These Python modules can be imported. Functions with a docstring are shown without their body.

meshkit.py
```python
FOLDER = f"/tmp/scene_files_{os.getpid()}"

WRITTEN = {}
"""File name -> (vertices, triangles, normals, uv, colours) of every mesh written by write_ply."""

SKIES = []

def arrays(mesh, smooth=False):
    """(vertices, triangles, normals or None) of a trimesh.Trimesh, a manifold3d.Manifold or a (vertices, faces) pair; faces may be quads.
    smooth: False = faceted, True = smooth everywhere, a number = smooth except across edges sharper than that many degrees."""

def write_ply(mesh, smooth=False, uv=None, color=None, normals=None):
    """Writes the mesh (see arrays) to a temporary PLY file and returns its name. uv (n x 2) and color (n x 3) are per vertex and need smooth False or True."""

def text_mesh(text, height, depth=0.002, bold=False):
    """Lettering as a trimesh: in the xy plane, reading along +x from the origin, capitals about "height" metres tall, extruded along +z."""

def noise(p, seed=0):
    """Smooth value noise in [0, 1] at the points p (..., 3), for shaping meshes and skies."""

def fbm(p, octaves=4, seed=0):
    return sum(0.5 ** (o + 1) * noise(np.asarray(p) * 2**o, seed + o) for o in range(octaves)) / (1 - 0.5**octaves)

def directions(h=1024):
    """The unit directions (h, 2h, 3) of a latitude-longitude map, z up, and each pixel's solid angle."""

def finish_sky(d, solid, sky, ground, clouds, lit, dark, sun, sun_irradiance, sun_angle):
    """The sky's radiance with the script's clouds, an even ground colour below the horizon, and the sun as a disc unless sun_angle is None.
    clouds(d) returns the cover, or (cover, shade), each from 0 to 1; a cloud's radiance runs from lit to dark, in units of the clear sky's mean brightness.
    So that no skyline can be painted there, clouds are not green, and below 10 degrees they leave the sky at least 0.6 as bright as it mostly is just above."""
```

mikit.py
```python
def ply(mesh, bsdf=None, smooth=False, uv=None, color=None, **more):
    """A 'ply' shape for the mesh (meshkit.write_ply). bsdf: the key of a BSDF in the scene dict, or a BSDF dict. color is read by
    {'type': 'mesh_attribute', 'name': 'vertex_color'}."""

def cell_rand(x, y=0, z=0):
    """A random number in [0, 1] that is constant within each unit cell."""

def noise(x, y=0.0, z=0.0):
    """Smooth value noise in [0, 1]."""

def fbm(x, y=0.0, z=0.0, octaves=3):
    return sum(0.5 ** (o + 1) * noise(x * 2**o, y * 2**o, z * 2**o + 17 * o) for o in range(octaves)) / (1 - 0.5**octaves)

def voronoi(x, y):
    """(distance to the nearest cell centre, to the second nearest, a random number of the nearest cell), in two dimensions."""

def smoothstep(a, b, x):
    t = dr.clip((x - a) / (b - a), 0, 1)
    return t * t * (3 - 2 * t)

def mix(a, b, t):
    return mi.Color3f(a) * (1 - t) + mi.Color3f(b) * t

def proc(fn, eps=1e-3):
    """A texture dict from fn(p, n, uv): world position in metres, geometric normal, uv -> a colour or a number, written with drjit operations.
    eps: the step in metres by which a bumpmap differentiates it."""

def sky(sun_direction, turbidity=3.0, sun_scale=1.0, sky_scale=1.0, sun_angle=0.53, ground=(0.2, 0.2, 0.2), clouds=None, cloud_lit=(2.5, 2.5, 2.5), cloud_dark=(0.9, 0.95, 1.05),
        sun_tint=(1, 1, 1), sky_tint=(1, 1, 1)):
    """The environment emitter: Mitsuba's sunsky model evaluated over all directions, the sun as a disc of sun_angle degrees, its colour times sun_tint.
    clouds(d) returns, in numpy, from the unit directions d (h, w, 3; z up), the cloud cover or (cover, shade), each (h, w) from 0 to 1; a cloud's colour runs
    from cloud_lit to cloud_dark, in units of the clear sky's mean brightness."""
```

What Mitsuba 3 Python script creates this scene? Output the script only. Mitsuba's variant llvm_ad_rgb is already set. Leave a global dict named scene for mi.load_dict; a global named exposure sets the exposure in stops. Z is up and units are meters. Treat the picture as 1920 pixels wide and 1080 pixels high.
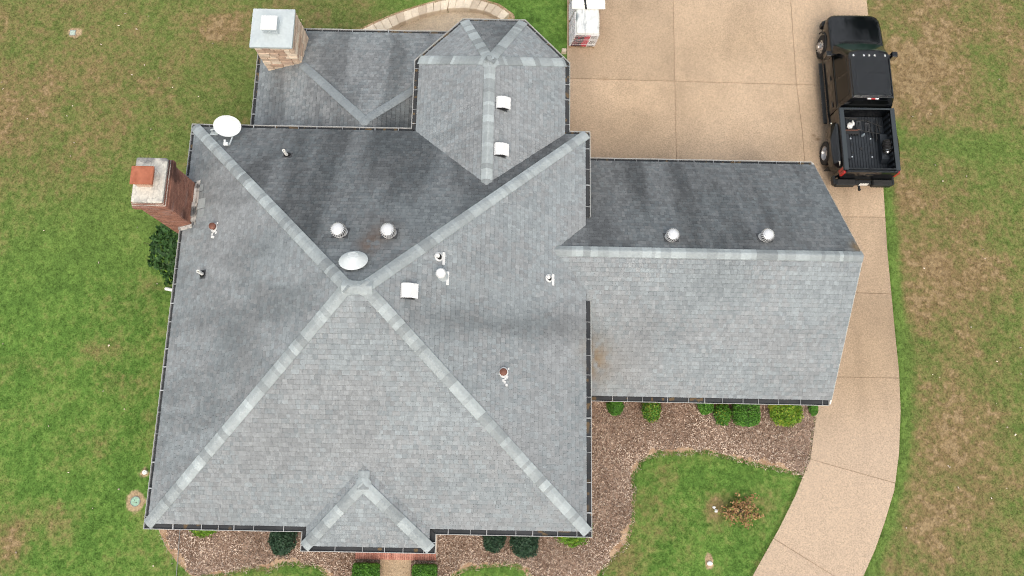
import math, random
import numpy as np, trimesh, shapely, manifold3d as m3
import shapely.geometry as sg
from shapely.ops import unary_union
import drjit as dr, mitsuba as mi, mikit, meshkit
from mikit import proc, noise, fbm, voronoi, cell_rand, smoothstep, mix

T = mi.ScalarTransform4f
rng = np.random.default_rng(7)
random.seed(7)
scene, labels = {}, {}

# ------------------------------------------------------------------ camera, sky, exposure
CAM = np.array([0.0, 0.0, 25.754])
FWD = np.array([0.000573, 0.215491, -0.976506])
UP = np.array([-0.01902, 0.976331, 0.215442])
scene['camera'] = {'type': 'perspective', 'fov': 69.472, 'fov_axis': 'x', 'near_clip': 0.1, 'far_clip': 2000.0,
                   'to_world': T().look_at(origin=CAM.tolist(), target=(CAM + FWD).tolist(), up=UP.tolist())}
scene['sky'] = mikit.sky((0.06, -0.57, 0.82), turbidity=4, sun_scale=0.3, sun_angle=40, clouds=lambda d: (1.0, 1 - (1 + 2 * np.clip(d[..., 2], 0, 1)) / 3),
                         cloud_lit=(1.24, 1.30, 1.38), cloud_dark=(.36, .38, .41), sun_tint=(.94, .99, 1.07))
exposure = 2.77

# ------------------------------------------------------------------ helpers
COUNT = {}
def numbered(key):
    n = COUNT.get(key, -1) + 1
    COUNT[key] = n
    return key if n == 0 else f'{key}_{n:03d}'

def thing(name, label, cat, group=None):
    k = numbered(name)
    labels[k] = {'label': label, 'category': cat}
    if group: labels[k]['group'] = group
    return k

def obj(name, shape, parent=None, label=None, cat=None, group=None, kind=None):
    k = numbered(name if parent is None else parent + '__' + name)
    scene[k] = shape
    d = {}
    if label: d['label'] = label
    if cat: d['category'] = cat
    if group: d['group'] = group
    if kind: d['kind'] = kind
    if d: labels[k] = d
    return k

class MB:
    """collects vertices, faces and uv"""
    def __init__(s): s.v, s.f, s.u, s.n = [], [], [], 0
    def add(s, v, f, uv=None):
        v = np.asarray(v, float); f = np.asarray(f, int)
        if f.ndim == 2 and f.shape[1] == 4: f = np.vstack([f[:, [0, 1, 2]], f[:, [0, 2, 3]]])
        s.v.append(v); s.f.append(f + s.n); s.n += len(v)
        s.u.append(np.broadcast_to(np.asarray((0, 0) if uv is None else uv, float), (len(v), 2)))
        return s
    def mesh(s, m, uv=None): return s.add(m.vertices, m.faces, uv)
    def tri(s): return trimesh.Trimesh(np.vstack(s.v), np.vstack(s.f), process=False)
    def ply(s, bsdf, smooth=False, **k):
        uv = None if (smooth is not False and smooth is not True) else np.vstack(s.u)
        return mikit.ply(s.tri(), bsdf, smooth=smooth, uv=uv, **k)

BOXF = np.array([[0, 2, 3, 1], [4, 5, 7, 6], [0, 1, 5, 4], [2, 6, 7, 3], [0, 4, 6, 2], [1, 3, 7, 5]])
BOXF3 = np.vstack([BOXF[:, [0, 1, 2]], BOXF[:, [0, 2, 3]]])
def box(x0, x1, y0, y1, z0, z1):
    v = [[x, y, z] for x in (x0, x1) for y in (y0, y1) for z in (z0, z1)]
    m = trimesh.Trimesh(v, BOXF3, process=False); m.fix_normals(); return m
def man_tri(m):
    d = m.to_mesh(); return trimesh.Trimesh(d.vert_properties[:, :3], d.tri_verts, process=False)
def tri_man(t):
    return m3.Manifold(m3.Mesh(np.asarray(t.vertices, np.float32), np.asarray(t.faces, np.uint32)))
def hull(pts): return m3.Manifold.hull_points(np.asarray(pts, float))
def rbox(x0, x1, y0, y1, z0, z1, c=0.02):
    p = []
    for sx in (0, 1):
        for sy in (0, 1):
            for sz in (0, 1):
                b = np.array([(x0, x1)[sx], (y0, y1)[sy], (z0, z1)[sz]], float)
                s = np.array([1 - 2 * sx, 1 - 2 * sy, 1 - 2 * sz])
                for k in range(3):
                    o = s * c; o[k] = 0; p.append(b + o)
    return man_tri(hull(p))
def cyl(p0, p1, r, n=16, r2=None):
    p0, p1 = np.asarray(p0, float), np.asarray(p1, float)
    d = p1 - p0; L = np.linalg.norm(d); d /= L
    a = np.cross(d, [0, 0, 1.0] if abs(d[2]) < .9 else [1.0, 0, 0]); a /= np.linalg.norm(a); b = np.cross(d, a)
    t = np.arange(n) * 2 * np.pi / n; r2 = r if r2 is None else r2
    ring = np.cos(t)[:, None] * a + np.sin(t)[:, None] * b
    v = np.vstack([p0 + ring * r, p1 + ring * r2, [p0], [p1]]); i = np.arange(n); j = (i + 1) % n
    f = np.vstack([np.stack([i, j, j + n], 1), np.stack([i, j + n, i + n], 1), np.stack([j, i, i * 0 + 2 * n], 1), np.stack([i + n, j + n, i * 0 + 2 * n + 1], 1)])
    m = trimesh.Trimesh(v, f, process=False); m.fix_normals(); return m
def lathe(prof, n=24, loc=(0, 0, 0)):
    prof = np.asarray(prof, float); t = np.arange(n) * 2 * np.pi / n; k = len(prof)
    v = np.stack([prof[:, 0][:, None] * np.cos(t), prof[:, 0][:, None] * np.sin(t), np.repeat(prof[:, 1][:, None], n, 1)], -1).reshape(-1, 3) + loc
    i, j = np.meshgrid(np.arange(k - 1), np.arange(n), indexing='ij'); j2 = (j + 1) % n
    q = np.stack([i * n + j, i * n + j2, (i + 1) * n + j2, (i + 1) * n + j], -1).reshape(-1, 4)
    return trimesh.Trimesh(v, np.vstack([q[:, [0, 1, 2]], q[:, [0, 2, 3]]]), process=False)
def tube(pts, r, n=8):
    from_ = MB()
    for a, b in zip(pts[:-1], pts[1:]): from_.mesh(cyl(a, b, r, n))
    return from_.tri()
def xf(m, mat):
    m = m.copy(); m.apply_transform(mat); return m
def frame(loc, zdir, xdir=(1, 0, 0)):
    z = np.asarray(zdir, float); z /= np.linalg.norm(z); x = np.asarray(xdir, float); x = x - z * (x @ z); x /= np.linalg.norm(x)
    M = np.eye(4); M[:3, 0], M[:3, 1], M[:3, 2], M[:3, 3] = x, np.cross(z, x), z, loc; return M
def rotz(a, loc=(0, 0, 0)):
    M = np.eye(4); M[:2, :2] = [[math.cos(a), -math.sin(a)], [math.sin(a), math.cos(a)]]; M[:3, 3] = loc; return M
def polys(g):
    if g.is_empty: return []
    return [p for p in getattr(g, 'geoms', [g]) if p.geom_type == 'Polygon' and p.area > 1e-4]
def extrude(poly, z0, z1):
    m = trimesh.creation.extrude_polygon(poly, z1 - z0, engine='earcut'); m.apply_translation([0, 0, z0]); return m
def triang(poly):
    return trimesh.creation.triangulate_polygon(poly, engine='earcut')

# ------------------------------------------------------------------ materials
def prin(name, col, rough=.6, metallic=0., **k):
    b = {'type': 'principled', 'base_color': col if isinstance(col, dict) else {'type': 'rgb', 'value': list(col)}, 'roughness': rough, 'metallic': metallic, **k}
    scene[name] = {'type': 'twosided', 'bsdf': b}
    return name
def diff(name, fn):
    scene[name] = {'type': 'twosided', 'bsdf': {'type': 'diffuse', 'reflectance': proc(fn)}}
    return name
def gauss(p, x, y, rx, ry): return dr.exp(-(dr.square((p.x - x) / rx) + dr.square((p.y - y) / ry)))

def shingle_fn(p, n, uv):
    flag = dr.floor(uv.x); t = uv.x - flag
    t = dr.clip((t - .5) * dr.select(flag > .5, 1.7, 1.0) + .5, 0, 1)
    g = fbm(p.x * 17, p.y * 17, p.z * 17, octaves=2) - .5
    blot = fbm(p.x * .5 + 3, p.y * .5 + p.z * .3, 4., octaves=3)
    cool = mix((.248, .276, .298), (.336, .374, .398), t)
    warm = mix((.258, .274, .290), (.344, .365, .384), t)
    c = mix(cool, warm, smoothstep(.35, .65, noise(p.x * .8, p.y * .8, p.z * .8 + 5.) * .6 + cell_rand(dr.floor(t * 977.)) * .4))
    c = c * (1 + .38 * g) * (.87 + .28 * blot)
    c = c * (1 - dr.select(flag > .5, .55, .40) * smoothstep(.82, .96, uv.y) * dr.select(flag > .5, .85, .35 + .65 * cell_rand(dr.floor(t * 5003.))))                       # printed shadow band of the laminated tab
    # algae streaks running down the slope, over a flat darkening painted in as slope shade
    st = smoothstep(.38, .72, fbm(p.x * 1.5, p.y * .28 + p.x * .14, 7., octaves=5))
    alg_shade = dr.select(flag > 1.5, .16 + .38 * st, dr.select(flag > .5, .46 + .34 * st, .0))
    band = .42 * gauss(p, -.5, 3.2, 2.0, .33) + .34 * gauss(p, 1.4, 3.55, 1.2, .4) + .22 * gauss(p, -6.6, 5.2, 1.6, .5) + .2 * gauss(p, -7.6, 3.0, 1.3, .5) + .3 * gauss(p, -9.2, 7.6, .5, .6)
    c = mix(c, c * .26 + mi.Color3f(.002, .003, .005), dr.clip(alg_shade + band, 0, .9))
    soil = .20 * smoothstep(.40, .70, fbm(p.x * .7 + 4, p.y * 2.1, 3., octaves=5)) * smoothstep(-7.2, -8.2, p.x - p.y) * smoothstep(9.6, 9.2, p.y)
    c = c * (1 - dr.select(flag < .5, soil, 0.))
    pale = .30 * gauss(p, -.9, 4.15, .9, .16) + .2 * gauss(p, .6, 4.4, 1.2, .16) + .3 * gauss(p, -8.95, 6.6, .3, .35)
    c = mix(c, (.36, .40, .42), dr.clip(pale, 0, 1))
    w = fbm(p.x * 5, p.y * 5, 1.)
    orange = gauss(p, 2.5, 2.75, .42, .55) * smoothstep(.3, .7, w + .12) * .55 + gauss(p, 2.9, 2.6, .9, .8) * .08 + gauss(p, 9.92, 5.92, .16, .2) * .6
    c = mix(c, (.27, .16, .045), dr.clip(orange, 0, .85))
    rust = (gauss(p, -3.6, 4.95, .25, .3) + gauss(p, -3.3, 5.4, .35, .4) * .7) * smoothstep(.3, .6, w + .1)
    return mix(c, (.16, .085, .045), dr.clip(rust * .55, 0, 1))
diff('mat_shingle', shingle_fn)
def cap_fn(p, n, uv):
    g = fbm(p.x * 20, p.y * 20, p.z * 20, octaves=2) - .5
    c = mix((.245, .27, .285), (.47, .525, .545), uv.x)
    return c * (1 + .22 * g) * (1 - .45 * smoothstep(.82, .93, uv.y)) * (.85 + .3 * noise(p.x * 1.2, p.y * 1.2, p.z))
diff('mat_ridge_cap', cap_fn)
def algae_cap_fn(p, n, uv):
    g = fbm(p.x * 20, p.y * 20, p.z * 20, octaves=2) - .5
    return mix((.20, .228, .25), (.32, .36, .385), .3 + .4 * uv.x) * (1 + .2 * g)
diff('mat_ridge_cap_weathered', algae_cap_fn)
prin('mat_deck', (.03, .032, .035), .9)

GREEN, DARKGREEN = (.150, .268, .058), (.094, .185, .040)
TAN, STRAW = (.255, .178, .096), (.40, .31, .19)
def lawn_fn(p, n, uv):
    x, y = p.x, p.y
    f1 = fbm(x * .30 + 7, y * .30, 2., octaves=4); f2 = fbm(x * 1.3, y * 1.3, 5., octaves=4); f3 = fbm(x * 7, y * 7, 8., octaves=3); f4 = noise(x * 31, y * 31, 3.)
    ex = dr.select(y < 2.9, 13.58 - .0403 * dr.square(2.9 - y), 13.62)
    d = x - ex
    right = smoothstep(-.5, .5, d)
    leftside = smoothstep(-3., -6., x)
    dry = .18 + leftside * (.28 * smoothstep(6.5, 13.5, y + 1.6 * f1) - .02) + right * .49
    dry = dry - right * .22 * smoothstep(16.2, 18.5, x) - right * .42 * gauss(p, 17.2, 11.4, 3.0, .75) + right * .18 * gauss(p, 15, 15, 2.4, 3.5)
    dry = dry + .14 * gauss(p, 6.6, -1.9, 2.2, 1.6)
    dry = dry - .5 * right * gauss(p, 14.3, 12.1, .5, .8)
    for px, py, rx, ry, k in ((-16.4, -3.2, .5, .9, .6), (-14.8, -2.6, 1., 1., .35), (-16.9, 2.6, 1.2, .5, .3), (-14.2, 3.2, 1., .35, .3), (-12.6, 5.5, .5, .3, .35), (-13.4, 2.1, .9, .4, .3), (-12.3, .9, .6, .3, .2),
                              (-15.2, 13.8, 1.6, 1., .25), (-18., 12., 2., 1.5, .2), (-11.5, 15.8, 1.2, .7, .5), (-10.6, 11.8, .8, .6, .2), (-17.6, 8., 1.4, .9, .15), (3.8, -3.6, .7, .6, .5), (5.3, -.75, .6, .35, .35), (4.6, -1.5, .5, .4, .2), (5.2, -2.4, .8, .9, .22), (6.95, -1.8, .4, .5, .5), (7.6, -1.7, .6, .6, .3), (8.7, -1.5, .6, .7, .2),
                              (14.9, 9.4, .8, .6, .3), (14.6, 5.4, .8, .5, .35), (15.3, 6.8, .6, .5, .4), (15.4, .6, 1.1, 1.6, .3), (14.2, -2.6, .6, 1.2, .4), (15.6, 14.4, 1., .8, .3), (14.4, 12.9, .35, .3, .6), (-1.6, 17.2, .5, .3, .2)):
        dry = dry + k * gauss(p, px, py, rx, ry)
    for px, py, rx, ry, k in ((-9.8, 10.5, 1.0, 2.2, .4), (-13.6, 7.6, 2.4, 1.6, .35), (-12.2, 7., .8, 1.6, .3), (.4, 16.2, 1.7, 1.3, .3), (-3, 18., 3., 1.2, .1), (7.2, -.7, 2.2, .7, .2), (6.2, -2.9, 1.4, .8, .1), (-13.2, .6, 2.5, 3.0, .12)):
        dry = dry - k * gauss(p, px, py, rx, ry)
    dry = dry - 1.0 * dr.select((d > -.4) & (y < 10.5), dr.exp(-dr.square(dr.maximum(d - .02, 0) / (.30 + .12 * f2))), 0.)
    t = dr.clip(dry + (f1 - .5) * .60 + (f2 - .5) * .75 + (f3 - .5) * .70, 0, 1)
    g = mix(DARKGREEN, GREEN, smoothstep(.25, .75, f2 * .5 + f3 * .5))
    g = mix(g, (.150, .185, .058), leftside * smoothstep(3., 12., y) * .7 + right * .55)
    c = mix(g, TAN, smoothstep(.02, 1.1, t))
    c = mix(c, STRAW, smoothstep(.9, 1.4, t + .5 * (f3 - .3)) * .6)
    ring = gauss(p, -12.46, -1.88, .31, .33) * 1.5 + gauss(p, -12.28, -.95, .24, .24) * .8 + gauss(p, -17.0, 15.42, .32, .24) * 1.1 + gauss(p, 6.7, -3.45, .14, .28) * 1.3
    c = mix(c, (.44, .33, .21), smoothstep(.35, .75, ring + (f3 - .5) * .5))
    return c * (.62 + .5 * f4 + .26 * f3)
diff('mat_lawn', lawn_fn)
def dirt_fn(p, n, uv):
    f = fbm(p.x * 3, p.y * 3, 1.); g = noise(p.x * 40, p.y * 40)
    return mix((.34, .215, .135), (.56, .41, .28), dr.clip(f * 1.4 - .2 + .3 * (g - .5), 0, 1))
diff('mat_dirt', dirt_fn)
def mulch_fn(p, n, uv):
    f = fbm(p.x * 2.2, p.y * 2.2, 1.); g = noise(p.x * 45, p.y * 30)
    return mix((.19, .128, .096), (.40, .29, .225), dr.clip(f + .8 * (g - .5), 0, 1))
diff('mat_mulch', mulch_fn)
def chip_fn(p, n, uv):
    t = uv.x
    c = mix((.13, .084, .060), (.40, .290, .225), smoothstep(0., .5, t))
    c = mix(c, (.41, .345, .305), smoothstep(.45, .7, t))
    return mix(c, (.88, .74, .62), smoothstep(.60, .86, t)) * (.8 + .4 * noise(p.x * 1.2, p.y * 1.2, 3.))
diff('mat_wood_chip', chip_fn)
def concrete_fn(p, n, uv):
    f = fbm(p.x * .45, p.y * .45, 3., octaves=4); g = noise(p.x * 34, p.y * 34); h = noise(p.x * 75, p.y * 75, 2.)
    c = mix((.43, .322, .221), (.575, .442, .322), dr.clip(.15 + f * .8, 0, 1))
    st = smoothstep(.5, .75, fbm(p.x * .6, p.y * .6, 9.)) * smoothstep(13.5, 10.6, p.y) * smoothstep(9., 10.2, p.y)
    c = mix(c, (.36, .25, .155), st * .16)
    wet = smoothstep(.42, .70, fbm(p.x * .5 + 2, p.y * .5, 21., octaves=4)) * .13 + smoothstep(.55, .7, fbm(p.x * 2.2, p.y * 1.4, 14., octaves=3)) * .05
    c = c * (1 - wet)
    tyre = dr.exp(-dr.square((p.x - 12.2 + .5 * smoothstep(2., -4., p.y) * (2. - p.y) * .25) / .16)) * .10
    spot = gauss(p, 11.35, 11.6, .10, .06) + .8 * gauss(p, 11.2, 11.75, .07, .05) + .5 * gauss(p, 3.4, 13.9, .12, .10)
    c = c * (1 - tyre) * (.91 + .16 * uv.x)
    c = mix(c, (.20, .115, .06), dr.clip(spot * .7, 0, 1))
    c = mix(c, (.60, .475, .37), smoothstep(3., 0., p.y) * .6)
    return c * (.72 + .30 * g + .26 * h)
diff('mat_aggregate', concrete_fn)
prin('mat_joint', (.38, .28, .20), .9)
def walk_fn(p, n, uv):
    f = fbm(p.x * 2, p.y * 2, 3.); g = noise(p.x * 50, p.y * 50)
    return mix((.40, .30, .2), (.52, .41, .29), f) * (.8 + .4 * g)
diff('mat_walk', walk_fn)
def patio_fn(p, n, uv):
    f = fbm(p.x * 1.2, p.y * 1.2, 3.); g = noise(p.x * 40, p.y * 40)
    return mix((.42, .335, .24), (.62, .52, .40), f) * (.8 + .4 * g)
diff('mat_patio', patio_fn)
def stone_fn(p, n, uv):
    f = fbm(p.x * 6, p.y * 6, p.z * 6); 
    c = mix((.62, .47, .365), (.92, .80, .66), uv.x)
    c = mix(c, (.42, .24, .17), smoothstep(.6, .9, uv.y) * .5)
    return c * (.78 + .42 * f)
diff('mat_stone', stone_fn)
def curb_fn(p, n, uv):
    f = fbm(p.x * 3, p.y * 3, p.z * 3); g = noise(p.x * 30, p.y * 30, p.z * 30)
    return mix((.60, .50, .39), (.82, .72, .58), uv.x) * (.65 + .45 * f + .2 * g)
diff('mat_edging', curb_fn)
prin('mat_stone_joint', (.25, .18, .13), .95)
prin('mat_mortar', (.50, .43, .37), .95)
prin('mat_mortar_old', (.42, .35, .29), .95)
def brick_fn(p, n, uv):
    f = fbm(p.x * 14, p.y * 14, p.z * 14)
    c = mix((.24, .115, .090), (.46, .245, .185), uv.x)
    soot = smoothstep(.45, .7, fbm(p.y * 2.2, p.z * 1.1, 3.)) * smoothstep(-9.55, -9.35, p.x) * smoothstep(5.1, 5.6, p.z) * .7
    c = mix(c, (.045, .035, .036), soot)
    pale = smoothstep(.55, .75, fbm(p.x * 3, p.y * 1.3, p.z * 4.)) * .25
    return mix(c, (.42, .34, .33), pale) * (.75 + .5 * f)
diff('mat_brick', brick_fn)
def crown_fn(p, n, uv):
    f = fbm(p.x * 2.6, p.y * 2.6, 3., octaves=4); e = smoothstep(7.2, 7.55, p.y + .25 * (f - .5)) + smoothstep(6.5, 6.25, p.y) * .8 + .6 * smoothstep(-9.55, -9.35, p.x)
    vein = smoothstep(.05, .0, dr.abs(fbm(p.x * 3, p.y * 3, 8.) - .5))
    c = mix((.70, .68, .62), (.20, .205, .215), dr.clip(.75 * e * smoothstep(.42, .66, f) + .3 * vein, 0, .85))
    return c * (.85 + .25 * noise(p.x * 30, p.y * 30))
diff('mat_crown', crown_fn)
def hood_fn(p, n, uv):
    f = fbm(p.x * 8, p.y * 8, p.z * 8)
    return mix((.30, .085, .04), (.46, .16, .09), f)
prin('mat_rust_paint', proc(hood_fn), .55)
prin('mat_clay', (.50, .34, .26), .8)
def brickwall_fn(p, n, uv):
    s = p.x + p.y; r = dr.floor(p.z / .076); q = s / .21 + .5 * (r - 2 * dr.floor(r / 2))
    m = dr.maximum(smoothstep(.44, .48, dr.abs(q - dr.floor(q) - .5)), smoothstep(.40, .46, dr.abs(p.z / .076 - r - .5)))
    c = mix((.20, .07, .045), (.34, .14, .09), cell_rand(dr.floor(q), r))
    return mix(c, (.36, .33, .29), m)
diff('mat_wall_brick', brickwall_fn)
prin('mat_trim', (.72, .70, .66), .5)
prin('mat_gutter', (.50, .51, .51), .4, clearcoat=.3)
def sludge_shade_fn(p, n, uv):
    c = mix((.026, .029, .034), (.095, .10, .108), fbm(p.x * 1.5, p.y * 1.5, p.z))
    return mix(c, (.22, .15, .08), smoothstep(.70, .78, noise(p.x * 9, p.y * 9, 2.)) * smoothstep(.45, .6, noise(p.x * .7, p.y * .7, 5.)) * .7)
diff('mat_sludge_shade', sludge_shade_fn)  # leaf sludge, its dark tone also carrying the shade inside the trough
prin('mat_hanger', (.44, .46, .48), .5)
def white_metal_fn(p, n, uv): return mix((.70, .71, .72), (.84, .85, .86), fbm(p.x * 6, p.y * 6, p.z * 6))
prin('mat_white_metal', proc(white_metal_fn), .35)
prin('mat_galv', (.62, .67, .70), .38, .35)
def capmetal_fn(p, n, uv): return mix((.50, .565, .59), (.62, .68, .70), fbm(p.x * 3, p.y * 3, p.z * 3, octaves=4)) * (.96 + .08 * noise(p.x * 20, p.y * 20))
prin('mat_cap_metal', proc(capmetal_fn), .45, .15)
prin('mat_alu', (.85, .86, .88), .3, .5)
prin('mat_vent_dome', (.68, .73, .75), .35)
prin('mat_dish', (.70, .74, .755), .4)
prin('mat_flash_dark', (.075, .08, .09), .8)
prin('mat_black', (.015, .016, .018), .55)
prin('mat_rubber', (.022, .022, .023), .8)
prin('mat_sealant', (.74, .75, .76), .7)
def lead_fn(p, n, uv): return mix((.12, .125, .13), (.62, .61, .585), smoothstep(.3, .62, fbm(p.x * 7, p.y * 7, p.z * 7)))
prin('mat_lead', proc(lead_fn), .6)
prin('mat_rust', (.20, .085, .06), .6, .2)
prin('mat_bluegrey', (.42, .50, .55), .4, .3)
def paint_fn(p, n, uv): return mix((.002, .003, .004), (.004, .005, .007), fbm(p.x * 2, p.y * 2, p.z * 2))
scene['mat_truck'] = {'type': 'twosided', 'bsdf': {'type': 'roughplastic', 'alpha': .03, 'int_ior': 1.6, 'diffuse_reflectance': proc(paint_fn)}}
prin('mat_truck_matte', (.012, .014, .016), .5)
def liner_fn(p, n, uv): return mix((.010, .013, .018), (.022, .028, .036), fbm(p.x * 3, p.y * 3, 1.))
prin('mat_liner', proc(liner_fn), .42, specular=.5)
scene['mat_auto_glass'] = {'type': 'twosided', 'bsdf': {'type': 'plastic', 'int_ior': 1.52, 'diffuse_reflectance': {'type': 'rgb', 'value': [.012, .042, .027]}}}  # green in the diffuse colour paints in reflected trees, over the glass tint
scene['mat_dark_glass'] = {'type': 'twosided', 'bsdf': {'type': 'plastic', 'int_ior': 1.5, 'diffuse_reflectance': {'type': 'rgb', 'value': [.004, .005, .005]}}}
prin('mat_rail', (.036, .046, .054), .5)
prin('mat_chrome', (.75, .75, .76), .18, 1.)
prin('mat_rim', (.60, .60, .61), .3, .9)
prin('mat_red_lens', (.42, .012, .012), .15, clearcoat=1.)
prin('mat_lens', (.75, .75, .75), .12, clearcoat=1.)
prin('mat_plate', (.82, .82, .8), .4)
prin('mat_pane', (.02, .025, .03), .08, clearcoat=1.)
prin('mat_door', (.30, .16, .09), .5)
prin('mat_green_lid', (.32, .52, .40), .6)
prin('mat_teal_lid', (.42, .52, .46), .7)
prin('mat_pvc', (.85, .85, .83), .45)
prin('mat_cable', (.26, .27, .27), .6)
prin('mat_pallet', (.42, .29, .17), .8)
def film_fn(p, n, uv): return mix((.24, .28, .31), (.72, .745, .75), smoothstep(.25, .6, fbm(p.x * 9, p.y * 2.2, 1.) + .25 * smoothstep(2.1, 2.7, p.x)))
prin('mat_film', proc(film_fn), .25, clearcoat=1.)
prin('mat_board', (.86, .85, .78), .6)
prin('mat_bark', (.11, .08, .055), .9)
def leaf_mat(name, dark, light, tip=None):
    def fn(p, n, uv):
        c = mix(dark, light, uv.x)
        return c if tip is None else mix(c, tip, uv.y)
    scene[name] = {'type': 'twosided', 'bsdf': {'type': 'principled', 'base_color': proc(fn), 'roughness': .5, 'specular': .3}}
leaf_mat('mat_leaf_dark', (.014, .042, .012), (.060, .140, .036), (.22, .36, .05))
leaf_mat('mat_leaf_holly', (.010, .034, .018), (.050, .105, .058))
leaf_mat('mat_leaf_mid', (.026, .095, .012), (.125, .32, .040), (.30, .34, .05))
leaf_mat('mat_leaf_lime', (.055, .14, .010), (.19, .36, .03), (.38, .42, .05))
leaf_mat('mat_leaf_orange', (.25, .125, .055), (.50, .31, .15), (.20, .22, .05))
leaf_mat('mat_leaf_dry', (.20, .13, .06), (.44, .32, .16))
scene['mat_grass_blade'] = {'type': 'ref', 'id': 'mat_lawn'}
del scene['mat_grass_blade']

# ------------------------------------------------------------------ ground
def poly_noise(pts, amp=.05, step=.12, seed=0, closed=True):
    """wavers an outline a little"""
    ring = sg.LinearRing(pts) if closed else sg.LineString(pts)
    n = max(8, int(ring.length / step)); out = []
    for i in range(n):
        q = ring.interpolate(i / n, normalized=True); v = np.array([q.x, q.y, 0.]) * 2.3
        out.append((q.x + amp * 2 * (meshkit.fbm(v, 3, seed) - .5) * 1.6, q.y + amp * 2 * (meshkit.fbm(v, 3, seed + 5) - .5) * 1.6))
    return sg.Polygon(out).buffer(0)

def grid_sheet(poly, z):
    v, f = triang(poly)
    return trimesh.Trimesh(np.column_stack([v, np.full(len(v), z)]), f, process=False)

obj('lawn', mikit.ply(trimesh.Trimesh([[-300, -300, 0], [300, -300, 0], [300, 300, 0], [-300, 300, 0]], [[0, 1, 2], [0, 2, 3]], process=False), 'mat_lawn'),
    label='patchy green and straw brown lawn around the house', kind='structure')

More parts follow.
